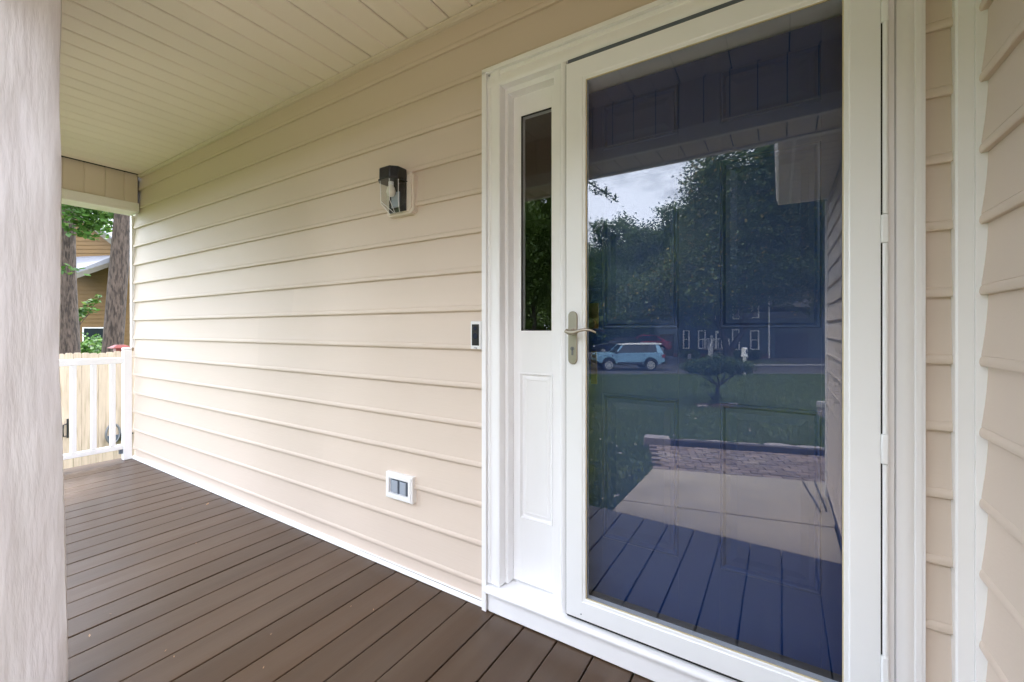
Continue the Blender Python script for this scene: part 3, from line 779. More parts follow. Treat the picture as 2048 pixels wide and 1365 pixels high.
# brick paving band beyond the slab
pav = empty('brick_paving', (fl.x, fl.y, GZ0))
tag(pav, kind='structure')
e1 = (Vector(fr2)-fl).normalized(); e2 = Vector((-e1.y, e1.x))
if e2.y > 0: e2 = -e2
far = Vector(gp(1337, 891)); W = abs((far-fl).dot(e2)); Ln = (Vector(fr2)-fl).length+0.6
brick_me = MB().box(-0.0955, 0.0955, -0.0445, 0.0445, -0.05, 0.0)
bo = brick_me.build('brick', 'paver', pav, local=True, bevel=0.004, seg=1)
rows = int(W/0.104)
first = True
ang = math.atan2(e1.y, e1.x)
for r in range(rows):
    n = int(Ln/0.205)
    for q in range(-1, n):
        s = q*0.205+(0.1025 if r % 2 else 0)+0.1
        if s < 0.02: continue
        p = fl+e1*s+e2*(r*0.104+0.066)
        o = bo if first else bo.copy()
        if not first: COL.objects.link(o); o.parent = pav
        first = False
        o.location = (p.x-fl.x, p.y-fl.y, 0.028+random.uniform(-0.003, 0.003))
        o.rotation_euler = (random.uniform(-0.02, 0.02), random.uniform(-0.015, 0.015), ang+random.uniform(-0.03, 0.03))
MB().prism([tuple(fl+e2*0.008), tuple(fl+e1*Ln+e2*0.008), tuple(fl+e1*Ln+e2*(W+0.04)), tuple(fl+e2*(W+0.04))], 'z', GZ0-0.05, GZ0+0.006).build('sand_bed', 'sand_joint', pav)

# timber edging and border stones beyond the bricks
s0, zt = 0.30, GZ0+0.095
edg = empty('timber_edging', (fl.x, fl.y, GZ0))
tag(edg, 'low dark timber edging between the brick paving and the lawn', 'edging')
for k in range(4):
    a = fl+e1*(s0+k*0.9)+e2*(W+0.05); b = a+e1*0.885; n_ = e2*0.11
    MB().prism([tuple(a), tuple(b), tuple(b+n_), tuple(a+n_)], 'z', GZ0-0.05, zt+random.uniform(-0.01, 0.01)).build('timber', 'edging_timber', edg, bevel=0.012)
for k in range(9):
    L_ = random.uniform(0.38, 0.46)
    c0 = fl+e1*(s0+0.30+k*0.40)+e2*(W+0.26+random.uniform(-0.02, 0.03)); w_ = random.uniform(0.08, 0.12)
    pts = [c0+e1*(L_/2*math.cos(q)*random.uniform(0.85, 1.05))+e2*(w_*math.sin(q)*random.uniform(0.8, 1.1)) for q in np.linspace(0, 2*PI, 8)[:-1]]
    o = MB().prism([tuple(p) for p in pts], 'z', GZ0-0.04, zt-0.02+random.uniform(-0.012, 0.0)).build('border_stone', 'stone', bevel=0.01)
    tag(o, 'flat pale stone in the border row behind the timber edging', 'stone', 'border stones along the edging')
c0 = fl+e1*0.12+e2*(W+0.10)
o = MB().prism([tuple(c0-e1*0.19-e2*0.09), tuple(c0+e1*0.19-e2*0.10), tuple(c0+e1*0.18+e2*0.10), tuple(c0-e1*0.16+e2*0.11)], 'z', GZ0-0.04, GZ0+0.125).build('stone_block', 'stone', bevel=0.012)
tag(o, 'squared stone block ending the timber edging at the brick corner', 'stone')
# two thin dark cables lying on the slab by the garage
for (pts, lab) in (([(1606, 963), (1618, 985), (1632, 1007), (1640, 1023)], 'thin black cable on the concrete farther from the garage wall'),
                   ([(1629, 963), (1638, 985), (1648, 1008), (1652, 1022)], 'thin black cable on the concrete closest along the garage wall')):
    P = [mground(u, v, ZP+0.010) for u, v in pts]
    o = MB().tube(P, 0.008, 6).build('cable', 'black_plastic', smooth=60); tag(o, lab, 'cable')
# pale utility post at the lawn edge beyond the garage corner
tU = (CAM.z-GZ0+0.1)/((830-HZ)/FPX); pU = mirror(1650, 830, tU)
ub = empty('utility_post', (pU.x, pU.y, ground_z(pU.x, pU.y)))
tag(ub, 'short pale capped utility post standing on the lawn beyond the garage', 'post')
ub.rotation_euler = (0, 0, YARD_ROT)
MB().box(-0.11, 0.11, -0.08, 0.08, -0.05, 0.20).build('post_body', 'stone', ub, local=True, bevel=0.01)
MB().box(-0.125, 0.125, -0.095, 0.095, 0.201, 0.34).build('post_top', 'kerb', ub, local=True, bevel=0.012)

# grass blades and fallen leaves near the path
def blades():
    n = 110000
    t = 4.0+RNG.random(n)**1.4*21.0
    u = 1000+RNG.random(n)*760
    k = (u-CXP)/FPX
    x = (-SN+CS*k)*t; y = 2*YG-(-1.5+(CS+SN*k)*t)
    p2 = np.stack([x, y], -1)
    d = p2-np.array(fl)
    s = d@np.array(e1); w = d@np.array(e2)
    onpave = (s > 0.02) & (w > -3) & (w < W+0.40)
    # left edge of the slabs
    ed_ = np.array(fl-jl); ed_ = ed_/np.hypot(*ed_); nl = np.array([-ed_[1], ed_[0]])
    side = (p2-np.array(jl))@nl
    sgn = np.sign((np.array(jr)-np.array(jl))@nl)
    onslab = (side*sgn > -0.02) & (w < 0.02)
    keep = ~(onpave | onslab) & (y < -1.36) & ((x < 0.36) | (y < -4.1))
    x, y, t = x[keep], y[keep], t[keep]; n = len(x)
    z = GZ0-0.047*np.clip(t-6, 0, None)
    h = RNG.uniform(0.02, 0.065, n)*(0.8+0.04*t); an = RNG.uniform(0, 2*PI, n); wd = 0.004+0.0006*t
    lx, ly = RNG.normal(0, 0.45, n)*h, RNG.normal(0, 0.45, n)*h
    V = np.empty((n, 3, 3))
    V[:, 0] = np.stack([x-np.cos(an)*wd, y-np.sin(an)*wd, z], -1)
    V[:, 1] = np.stack([x+np.cos(an)*wd, y+np.sin(an)*wd, z], -1)
    V[:, 2] = np.stack([x+lx, y+ly, z+h], -1)
    o = np_mesh('lawn_grass', V.reshape(-1, 3), np.arange(3*n).reshape(-1, 3), 'grass_blade')
    tag(o, 'short green lawn grass around the concrete path', 'grass', kind='stuff')
    # fallen leaves
    m = 260
    idx = RNG.choice(n, m, replace=False)
    a = RNG.uniform(0, 2*PI, m); sz = RNG.uniform(0.02, 0.045, m)
    c, s_ = np.cos(a)*sz, np.sin(a)*sz
    cx, cy, cz = x[idx], y[idx], z[idx]+0.045
    V = np.empty((m, 4, 3))
    V[:, 0] = np.stack([cx-c, cy-s_, cz], -1); V[:, 1] = np.stack([cx+s_*0.5, cy-c*0.5, cz+0.01], -1)
    V[:, 2] = np.stack([cx+c, cy+s_, cz+0.004], -1); V[:, 3] = np.stack([cx-s_*0.5, cy+c*0.5, cz+0.012], -1)
    o = np_mesh('leaf_litter', V.reshape(-1, 3), np.arange(4*m).reshape(-1, 4), 'stone')
    tag(o, 'scattered pale fallen leaves on the lawn', 'leaves', kind='stuff')
blades()

# road, kerb, driveway
def yard_poly(name, pts, z0, z1, m, bevel=0.0):
    P = [yard(a, t) for a, t in pts]
    return MB().prism([(p.x, p.y) for p in P], 'z', z0, z1).build(name, m, bevel=bevel)
ZR = GZ0-0.047*19.0
tag(yard_poly('road', [(-90, 25.3), (90, 25.3), (90, 31.2), (-90, 31.2)], ZR-0.05, ZR+0.006, 'asphalt'), kind='structure')
tag(yard_poly('kerb', [(13.5, 31.2), (90, 31.2), (90, 31.45), (13.5, 31.45)], ZR-0.05, ZR+0.11, 'kerb', 0.02), kind='structure')
tag(yard_poly('driveway', [(22.2, 31.5), (29.5, 31.5), (29.5, 39.5), (22.2, 39.5)], ZR-0.05, ZR+0.010, 'asphalt'), kind='structure')
pb = MB(); vs = []
for (a, t, z) in ((6, 31.21, 0.01), (13.4, 31.21, 0.01), (13.4, 34.0, 0.40), (6, 34.0, 0.40), (13.4, 42, 0.45), (6, 42, 0.45)):
    vs.append(tuple(yard(a, t, ZR+z)))
for (a, t, z) in ((6, 31.21, 0.01), (13.4, 31.21, 0.01), (13.4, 34.0, 0.40), (6, 34.0, 0.40), (13.4, 42, 0.45), (6, 42, 0.45)):
    vs.append(tuple(yard(a, t, ZR-0.05)))
pb.add(vs, [(0, 1, 2, 3), (3, 2, 4, 5), (6, 9, 8, 7), (9, 11, 10, 8), (0, 6, 7, 1), (1, 7, 8, 2), (2, 8, 10, 4), (4, 10, 11, 5), (5, 11, 9, 3), (3, 9, 6, 0)])
tag(pb.build('parking_bay', 'asphalt'), kind='structure')

# ------------------------------------------------------------------ leaf clouds
def leaf_cloud(ells, n, size, clump=0.5, per=14, surf=0.55, flat=0.0):
    """ells: [(cx,cy,cz,rx,ry,rz)]; returns V,F of small rhombic leaves gathered in clumps"""
    ells = np.array(ells, float); vol = ells[:, 3]*ells[:, 4]*ells[:, 5]
    nc = max(4, n//per)
    w = RNG.choice(len(ells), nc, p=vol**0.75/np.sum(vol**0.75))
    d = RNG.normal(size=(nc, 3)); d /= np.linalg.norm(d, axis=1, keepdims=True)
    r = RNG.random(nc)**(1/3)
    r = np.where(RNG.random(nc) < surf, 0.80+0.22*RNG.random(nc), r)
    lump = 1+0.16*np.sin(d[:, 0]*5+w)+0.13*np.sin(d[:, 1]*7+2*w)+0.12*np.sin(d[:, 2]*6+w*3)
    C = ells[w, :3]+d*(r*lump)[:, None]*ells[w, 3:]
    ci = np.repeat(np.arange(nc), per)
    P = C[ci]+RNG.normal(size=(nc*per, 3))*clump*np.array([1, 1, 0.6])
    m = len(P)
    ax = RNG.normal(size=(m, 3)); ax[:, 2] *= 0.6; ax /= np.linalg.norm(ax, axis=1, keepdims=True)
    up = RNG.normal(size=(m, 3))*0.55+np.array([0, 0, 1.0]); nb = np.cross(ax, up); nb /= np.linalg.norm(nb, axis=1, keepdims=True)
    s = size*RNG.uniform(0.6, 1.35, m)[:, None]
    V = np.empty((m, 4, 3)); V[:, 0] = P-ax*s*0.5; V[:, 1] = P+nb*s*0.34; V[:, 2] = P+ax*s*0.55; V[:, 3] = P-nb*s*0.34
    return V.reshape(-1, 3), np.arange(4*m).reshape(-1, 4)
def limb(mb, a, b, r0, r1, wob=0.1, n=7, k=6):
    a, b = Vector(a), Vector(b); pts = []; rad = []
    for i in range(k+1):
        f = i/k; p = a.lerp(b, f)
        p += Vector((random.uniform(-1, 1), random.uniform(-1, 1), 0))*wob*math.sin(PI*f)
        pts.append(p); rad.append(r0+(r1-r0)*f)
    mb.tube(pts, rad, n); return pts
def wood_tree(name, h, rad, leaves, size, leafmat, seed):
    random.seed(seed)
    root = empty(name)
    mb = MB()
    pts = limb(mb, (0, 0, -0.4), (random.uniform(-.4, .4), random.uniform(-.4, .4), h*0.72), h*0.020, h*0.006, 0.25, 8)
    for k in range(7):
        f = 0.3+0.09*k; p = pts[min(6, int(f*6)+1)]
        an = k*2.4; L = rad*random.uniform(0.6, 0.9)
        limb(mb, p, p+Vector((math.cos(an)*L, math.sin(an)*L, L*0.5)), h*0.008, h*0.002, 0.2, 5, 4)
    mb.build('trunk', 'bark_dark', root, local=True, smooth=60)
    ells = [(0, 0, h*0.62, rad*0.8, rad*0.8, h*0.34)]
    for k in range(7):
        an = k*2.4+random.uniform(-.4, .4); q = rad*random.uniform(0.35, 0.62)
        ells.append((math.cos(an)*q, math.sin(an)*q, h*random.uniform(0.36, 0.88), rad*random.uniform(.36, .55), rad*random.uniform(.36, .55), h*random.uniform(.10, .17)))
    V, Fc = leaf_cloud(ells, leaves, size, clump=0.55, per=16)
    np_mesh('crown', V, Fc, leafmat, root)
    return root
# three kinds of woodland tree, copied behind the street
protos = [wood_tree('wood_tree', 17.5, 5.2, 26000, 0.34, 'leaf_wood', 3), wood_tree('wood_tree', 20.5, 5.6, 28000, 0.36, 'leaf_wood', 5), wood_tree('wood_tree', 15.0, 5.6, 24000, 0.32, 'leaf_wood', 9)]
random.seed(21)
spots = [(1150, 58, 2, .80), (1190, 60, 2, .86), (1225, 62, 0, .90), (1258, 66, 1, 1.02), (1300, 62, 0, 1.0), (1338, 66, 1, .98), (1372, 64, 0, 1.12), (1410, 62, 1, 1.1), (1450, 66, 1, 1.15),
         (1495, 64, 0, 1.2), (1540, 62, 1, 1.1), (1590, 64, 0, 1.2), (1640, 62, 1, 1.15), (1700, 60, 0, 1.2), (1115, 62, 0, .9), (1080, 58, 1, .95), (1040, 60, 0, 1.0), (1000, 60, 1, 1.0), (960, 58, 0, 1.1),
         (1210, 52, 2, .62), (1265, 54, 2, .66), (1320, 52, 2, .66), (1370, 52, 2, .7), (1150, 50, 2, .66), (1765, 58, 1, 1.1), (1830, 58, 0, 1.1), (900, 56, 1, 1.1), (830, 58, 0, 1.1), (750, 56, 1, 1.1), (660, 52, 0, 1.1)]
usedp = set()
for (u, t, k, s) in spots:
    p = mirror(u, 700, t)
    o = protos[k] if k not in usedp else copy_tree(protos[k]); usedp.add(k)
    o.location = (p.x, p.y, ZR-0.1); o.scale = (s, s, s); o.rotation_euler = (0, 0, random.uniform(0, 6.28))
    tag(o, 'dark green woodland tree in the wood behind the parked cars and slate house', 'tree', 'trees of the wood beyond the street')
# undergrowth below the wood, one leafy mass
ug = []
for q in range(46):
    p = mirror(820+q*16+random.uniform(-6, 6), 700, random.uniform(46, 54)); ug.append((p.x, p.y, ZR+random.uniform(1.0, 3.2), 2.4, 2.4, random.uniform(2.0, 3.2)))
V, Fc = leaf_cloud(ug, 60000, 0.36, clump=0.4, per=14, surf=0.5)
tag(np_mesh('undergrowth', V, Fc, 'leaf_wood'), 'dense dark undergrowth at the foot of the wood', 'undergrowth', kind='stuff')
# nearer street trees left and right of the open sky
for (u, t, s, lab) in ((1066, 34, 0.72, 'leafy tree beside the road, reflected in the sidelight glass'), (985, 30, .74, 'leafy tree beside the road, past the one reflected in the sidelight')):
    o = copy_tree(protos[1]); p = mirror(u, 700, t)
    o.location = (p.x, p.y, ZR); o.scale = (s*0.75, s*0.75, s); o.rotation_euler = (0, 0, random.uniform(0, 6))
    if 'group' in o: del o['group']
    tag(o, lab, 'tree')

# big spreading tree in front of the slate house
def spreading_tree():
    T0 = 33.5
    base = mirror(1458, 700, T0)
    root = empty('spreading_tree', (base.x, base.y, ZR), YARD_ROT)
    tag(root, 'broad spreading tree with yellowing leaves and forked trunk before the slate house', 'tree')
    def L(u, v, dt=0.0):        # picture position at the tree's depth, in its own frame
        t = T0+dt
        return Vector(((u-CXP)/FPX*t-(1458-CXP)/FPX*T0, -dt, CAM.z+(HZ-v)/FPX*t-ZR))
    mb = MB()
    mb.tube([L(1458, 735), L(1458, 716), L(1456, 704)], [0.50, 0.40, 0.36], 10)
    fork = L(1456, 706)
    ends = [(1438, 660, 0), (1420, 560, -1), (1478, 680, 0), (1519, 605, 1), (1462, 640, 1), (1500, 600, -1.5)]
    l1 = limb(mb, fork, L(1440, 655), 0.28, 0.2, 0.1); limb(mb, L(1440, 655), L(1400, 520, -1), 0.2, 0.05, 0.3); limb(mb, L(1440, 655), L(1452, 430, 1), 0.2, 0.06, 0.3)
    limb(mb, fork, L(1484, 668), 0.28, 0.2, 0.1); limb(mb, L(1484, 668), L(1522, 600, 1), 0.2, 0.10, 0.2); limb(mb, L(1522, 600, 1), L(1580, 480, 1.5), 0.10, 0.04, 0.3)
    limb(mb, L(1484, 668), L(1490, 460, -1), 0.18, 0.05, 0.3); limb(mb, L(1440, 655), L(1340, 580, 1), 0.14, 0.04, 0.3)
    mb.build('trunk', 'bark_dark', root, local=True, smooth=60)
    def el(u, v, dt, rx, ry, rz):
        p = L(u, v, dt); return (p.x, p.y, p.z, rx, ry, rz)
    ells = [el(1480, 420, 0, 4.0, 4, 4.6), el(1430, 460, 0, 2.6, 3.5, 4.4), el(1560, 440, 0, 4.2, 4, 5.0), el(1400, 585, -1, 3.6, 3.5, 2.2), el(1330, 590, 0, 3.2, 3, 2.0), el(1280, 615, 1, 2.4, 2.5, 1.4),
            el(1470, 555, 0, 4.6, 4, 2.2), el(1610, 545, 0, 4.2, 4, 2.9), el(1375, 540, 0, 2.6, 3, 2.0), el(1660, 480, 0, 4.0, 4, 4.6), el(1500, 330, 0, 4.4, 4, 4.2), el(1600, 350, 0, 4, 4, 4), el(1420, 360, 0, 1.5, 2, 2.2)]
    V, Fc = leaf_cloud(ells, 100000, 0.24, clump=0.42, per=16, surf=0.40)
    np_mesh('crown', V, Fc, 'leaf_cherry', root)
spreading_tree()
# overhanging twig of the tree beside the house, against the sky
def twig():
    T0 = 12.0
    root = empty('maple_tree', tuple(mirror(1120, 700, 12.5).xy)+(GZ0-0.3,), YARD_ROT)
    tag(root, 'maple at the lawn edge with a thin leafy branch hanging against the sky', 'tree')
    R0 = mirror(1120, 700, 12.5)
    inv = Matrix.Rotation(-YARD_ROT, 3, 'Z')
    def L(u, v, t):
        p = mirror(u, v, t)-Vector((R0.x, R0.y, GZ0-0.3)); return inv @ p
    mb = MB()
    limb(mb, L(1120, 770, 12.5), L(1116, 300, 12.5), 0.17, 0.10, 0.15, 9)
    limb(mb, L(1117, 330, 12.5), L(1232, 398, 12.0), 0.05, 0.008, 0.05, 5)
    limb(mb, L(1117, 340, 12.5), L(1000, 250, 13), 0.08, 0.03, 0.1, 5)
    mb.build('trunk', 'bark_dark', root, local=True, smooth=60)
    E = []
    for (u, v, r) in ((1196, 381, .10), (1212, 385, .13), (1226, 392, .13), (1186, 374, .12), (1205, 376, .08), (1236, 402, .06)):
        p = L(u, v, 12.05); E.append((p.x, p.y, p.z, r, r, r))
    V, Fc = leaf_cloud(E, 220, 0.075, clump=0.05, per=6)
    p = L(1100, 210, 12.5); q = L(1010, 260, 13)
    V2, F2 = leaf_cloud([(p.x, p.y, p.z, 1.5, 1.5, 1.3), (q.x, q.y, q.z, 1.8, 1.6, 1.5)], 9000, 0.12, clump=0.22, per=14)
    np_mesh('crown', np.concatenate([V, V2]), np.concatenate([F2*0+F2+len(V), Fc]), 'leaf_wood', root)
twig()

# small clipped tree on the lawn with its mulch ring
def topiary():
    T0 = 11.1
    b = mirror(1432, 812, T0); gz = ground_z(b.x, b.y)
    root = empty('clipped_tree', (b.x, b.y, gz), YARD_ROT)
    tag(root, 'small flat-topped clipped tree in the middle of the lawn', 'tree')
    def L(u, v, dt=0):
        t = T0+dt; return Vector(((u-1432)/FPX*t, -dt, (CAM.z-gz)+(HZ-v)/FPX*t))
    mb = MB()
    limb(mb, (0, 0, -0.1), L(1436, 770), 0.06, 0.045, 0.02, 8)
    for (u, v, dt) in ((1405, 738, .2), (1430, 735, -.2), (1460, 738, .1), (1480, 740, -.1), (1385, 742, 0)):
        limb(mb, L(1436, 772), L(u, v, dt), 0.032, 0.010, 0.03, 6, 4)
    limb(mb, L(1428, 800), L(1412, 782), 0.02, 0.008, 0.01, 5, 3)
    mb.build('trunk', 'bark_dark', root, local=True, smooth=60)
    E = []
    for (u, v, rx, rz) in ((1400, 733, .38, .18), (1432, 729, .46, .20), (1465, 732, .38, .19), (1385, 737, .22, .11), (1484, 734, .20, .14), (1440, 738, .45, .13)):
        p = L(u, v); E.append((p.x, p.y, p.z, rx, 0.45, rz))
    V, Fc = leaf_cloud(E, 9000, 0.055, clump=0.05, per=10, surf=0.5)
    E2 = [(*L(1414, 770), .06, .06, .05), (*L(1432, 795), .12, .12, .14), (*L(1422, 806), .10, .1, .08)]
    V2, F2 = leaf_cloud(E2, 500, 0.05, clump=0.04, per=8)
    np_mesh('crown', np.concatenate([V, V2]), np.concatenate([Fc, F2+len(V)]), 'leaf_shrub', root)
    # mulch ring
    m = MB(); n = 28; vs = [(b.x, b.y, gz+0.07)]
    for k in range(n):
        a = 2*PI*k/n; r = 0.50*random.uniform(0.9, 1.08); p = Vector((b.x+math.cos(a)*r, b.y+math.sin(a)*r, 0))
        vs.append((p.x, p.y, ground_z(p.x, p.y)+0.012))
    m.add(vs, [(0, 1+k, 1+(k+1) % n) for k in range(n)])
    tag(m.build('mulch_bed', 'mulch'), kind='structure')
    for (du, dt) in ((-26, -.30), (34, .1)):
        p = mirror(1432+du, 812, T0+dt); g = ground_z(p.x, p.y)
        o = MB().box(-0.12, 0.12, -0.06, 0.06, -0.02, 0.06).build('bed_stone', 'stone', local=True, bevel=0.02)
        o.location = (p.x, p.y, g); o.rotation_euler = (0, 0, YARD_ROT+random.uniform(-.3, .3))
        tag(o, 'pale stone at the mulch ring under the clipped tree', 'stone', 'stones round the clipped tree')
topiary()
# mailbox post
pm = mirror(1489, 753, 24.4); gm = ground_z(pm.x, pm.y)
mbx = empty('mailbox', (pm.x, pm.y, gm), YARD_ROT)
tag(mbx, 'white mailbox on a white post at the far edge of the lawn', 'mailbox')
MB().box(-0.065, 0.065, -0.065, 0.065, -0.2, 1.05).build('mailbox_post', 'white_paint', mbx, local=True, bevel=0.01)
MB().box(-0.07, 0.07, -0.2, 0.2, 1.13, 1.58).build('mailbox_body', 'white_paint', mbx, local=True, bevel=0.03)
MB().disc_y(0.0, 1.36, 0.038, 0.201, 0.215, 16, 0.13).build('mailbox_door', 'black_plastic', mbx, local=True)
MB().box(-0.10, 0.10, -0.22, 0.22, 1.055, 1.129).build('mailbox_shelf', 'white_paint', mbx, local=True, bevel=0.01)

# ------------------------------------------------------------------ vehicles (x = length, front at -x, near side +y)
def arch(cx, r, z0, n=9):
    return [(cx+r*math.cos(a), z0+r*math.sin(a)) for a in np.linspace(0, PI, n)]
def vehicle(name, low, cab, roofp, hw, hwt, wheels, wr, body, roofm, glassm='window_dark', pillars=(), clad=True):
    """low/cab/roofp: side outlines (x,z)"""
    root = empty(name)
    MB().prism(low, 'y', -hw, hw).build('body', body, root, local=True, bevel=0.06, seg=3)
    def taper(poly, z0, z1):
        n = len(poly); vs = []
        for s in (-1, 1):
            for (x, z) in poly:
                k = (z-z0)/(z1-z0); vs.append((x, s*(hw*0.965+(hwt-hw*0.965)*k), z))
        fs = [tuple(range(n)), tuple(range(2*n-1, n-1, -1))]+[(i, i+n, (i+1) % n+n, (i+1) % n) for i in range(n)]
        return MB().add(vs, fs)
    zs = [z for _, z in cab]; z0, z1 = min(zs), max(zs)
    taper(cab, z0, z1).build('cabin_glass', glassm, root, local=True, bevel=0.03)
    r = MB().prism(roofp, 'y', -hwt-0.03, hwt+0.03).build('roof', roofm, root, local=True, bevel=0.03)
    for pil in pillars:
        (xa, xb, xc, xd, pm_) = pil
        for s in (-1, 1):
            ya, yb = s*(hw*0.965+0.004), s*(hwt+0.006)
            MB().add([(xa, ya, z0), (xb, ya, z0), (xd, yb, z1), (xc, yb, z1), (xa, ya-s*.05, z0), (xb, ya-s*.05, z0), (xd, yb-s*.05, z1), (xc, yb-s*.05, z1)],
                     [(0, 1, 2, 3), (7, 6, 5, 4), (0, 4, 5, 1), (1, 5, 6, 2), (2, 6, 7, 3), (3, 7, 4, 0)]).build('pillar', pm_, root, local=True)
    for wxp in wheels:
        for s in (-1, 1):
            yc = s*(hw-0.10)
            w = MB().disc_y(wxp, wr, wr, yc-0.11, yc+0.11, 24).build('wheel', 'tyre', root, local=True, bevel=0.02)
            rim = MB(); yr = yc+s*0.112
            rim.ring  # simple spoked rim
            rim.disc_y(wxp, wr, wr*0.18, min(yr, yr+s*0.02), max(yr, yr+s*0.02), 14)
            for k in range(8):
                a = 2*PI*k/8; c_, s_ = math.cos(a), math.sin(a); q = 0.035
                p = [(wxp+c_*wr*.1-s_*q, wr+s_*wr*.1+c_*q), (wxp+c_*wr*.62-s_*q, wr+s_*wr*.62+c_*q), (wxp+c_*wr*.62+s_*q, wr+s_*wr*.62-c_*q), (wxp+c_*wr*.1+s_*q, wr+s_*wr*.1-c_*q)]
                rim.prism(p, 'y', min(yr, yr+s*0.012), max(yr, yr+s*0.012))
            n = 24
            vs = []; fs = []
            for k in range(n):
                a = 2*PI*k/n
                for rr in (wr*.60, wr*.70):
                    for yy in (yr, yr+s*0.02): vs.append((wxp+rr*math.cos(a), yy, wr+rr*math.sin(a)))
            for k in range(n):
                i, j = k*4, ((k+1) % n)*4
                fs += [(i, j, j+1, i+1), (i+2, i+3, j+3, j+2), (i+1, j+1, j+3, i+3), (i, i+2, j+2, j)]
            rim.add(vs, fs)
            ro = rim.build('rim', 'rim', w, local=True)
            if clad:
                m = MB(); vs = []; fs = []; n = 12
                for k in range(n+1):
                    a = PI*k/n
                    for rr in (wr*1.12, wr*1.34):
                        for yy in (s*(hw-0.02), s*(hw+0.022)): vs.append((wxp+rr*math.cos(a), yy, wr*0.95+rr*math.sin(a)))
                for k in range(n):
                    i, j = k*4, (k+1)*4
                    fs += [(i, j, j+1, i+1), (i+2, i+3, j+3, j+2), (i+1, j+1, j+3, i+3)]
                m.add(vs, fs).build('arch_trim', 'cladding', root, local=True)
    return root
wr = 0.36; wf, wb = -1.40, 1.27
low = [(-2.17, 0.62), (-2.19, 0.86), (-2.13, 1.02), (-1.95, 1.07), (-1.0, 1.13), (0.9, 1.15), (2.05, 1.17), (2.15, 1.08), (2.17, 0.60), (2.08, 0.55)]+arch(wb, 0.47, 0.40)[::1]+[(wb-0.50, 0.42), (wf+0.50, 0.42)]+arch(wf, 0.47, 0.40)+[(wf-0.5, 0.50)]
cab = [(-0.98, 1.12), (-0.42, 1.64), (1.78, 1.66), (2.06, 1.14)]
rp = [(-0.52, 1.645), (-0.40, 1.68), (0.4, 1.73), (1.9, 1.755), (2.02, 1.74), (1.97, 1.66), (1.2, 1.655)]
suv = vehicle('parked_suv', low, cab, rp, 0.94, 0.74, (wf, wb), wr, 'car_blue', 'car_white',
              pillars=[(-1.02, -0.90, -0.50, -0.38, 'car_blue'), (0.08, 0.18, 0.12, 0.20, 'cladding'), (1.02, 1.16, 0.98, 1.10, 'cladding'), (1.72, 2.08, 1.62, 1.84, 'car_blue')])
tag(suv, 'pale blue boxy parked suv with white roof on the street', 'car')
for s in (-1, 1):
    MB().box(-0.86, 0.74, s*0.925, s*0.955, 0.40, 0.56).build('sill_cladding', 'cladding', suv, local=True)
    MB().box(-1.02, -0.86, s*0.93, s*1.10, 1.10, 1.24).build('wing_mirror', 'cladding', suv, local=True, bevel=0.03)
    MB().box(-1.20, -1.14, s*0.935, s*0.955, 0.86, 1.00).build('fender_vent', 'cladding', suv, local=True)
    for x_ in (-0.30, 0.72): MB().box(x_, x_+0.19, s*0.935, s*0.962, 0.99, 1.025).build('door_handle', 'cladding', suv, local=True)
    MB().box(1.98, 2.17, s*0.80, s*0.955, 0.82, 1.05).build('tail_light', 'tail_red', suv, local=True, bevel=0.02)
    MB().box(-2.20, -2.02, s*0.60, s*0.93, 0.80, 0.95).build('headlight', 'lamp_clear', suv, local=True, bevel=0.02)
MB().box(-2.215, -2.16, -0.60, 0.60, 0.78, 0.96).build('grille', 'cladding', suv, local=True, bevel=0.01)
MB().box(-2.22, -2.02, -0.90, 0.90, 0.44, 0.63).build('bumper', 'cladding', suv, local=True, bevel=0.03)
MB().box(2.02, 2.22, -0.90, 0.90, 0.44, 0.64).build('bumper', 'cladding', suv, local=True, bevel=0.03)
ps = mirror(1254, 740, 28.2); suv.location = (ps.x, ps.y, ZR+0.008); suv.rotation_euler = (0, 0, YARD_ROT)
# saloon shape for the two cars behind
def saloon(name, body):
    wr = 0.33; wf, wb = -1.42, 1.32
    low = [(-2.22, 0.45), (-2.25, 0.66), (-2.10, 0.80), (-1.0, 0.98), (0.5, 1.02), (1.7, 1.03), (2.18, 0.98), (2.25, 0.62), (2.2, 0.42)]+arch(wb, 0.40, 0.34)+[(wb-0.42, 0.30), (wf+0.42, 0.30)]+arch(wf, 0.40, 0.34)
    cab = [(-1.15, 0.97), (-0.30, 1.42), (0.95, 1.42), (1.75, 1.02)]
    rp = [(-0.42, 1.40), (-0.2, 1.455), (0.7, 1.46), (1.1, 1.40)]
    c = vehicle(name, low, cab, rp, 0.90, 0.66, (wf, wb), wr, body, body, pillars=[(-1.2, -1.1, -0.36, -0.26, body), (0.25, 0.33, 0.28, 0.34, 'cladding'), (1.55, 1.8, 0.88, 1.0, body)], clad=False)
    for s in (-1, 1):
        MB().box(-2.24, -1.98, s*0.52, s*0.86, 0.62, 0.76).build('headlight', 'lamp_clear', c, local=True, bevel=0.02)
        MB().box(2.05, 2.24, s*0.52, s*0.86, 0.78, 0.94).build('tail_light', 'tail_red', c, local=True, bevel=0.02)
        MB().box(-1.02, -0.88, s*0.90, s*1.04, 0.96, 1.08).build('wing_mirror', body, c, local=True, bevel=0.03)
    return c
for (u, t, bm_, rot, lab, up) in ((1242, 36.0, 'car_dark', 0.25, 'dark parked car just behind the pale blue suv', 1.0), (1288, 39.0, 'car_red', 0.10, 'dark red parked car behind the dark car and suv', 1.06)):
    c_ = saloon('parked_car', bm_); p = mirror(u, 700, t)
    c_.location = (p.x, p.y, ZR+0.42); c_.rotation_euler = (0, 0, YARD_ROT+rot); c_.scale = (1, 1, up*1.12)
    tag(c_, lab, 'car')

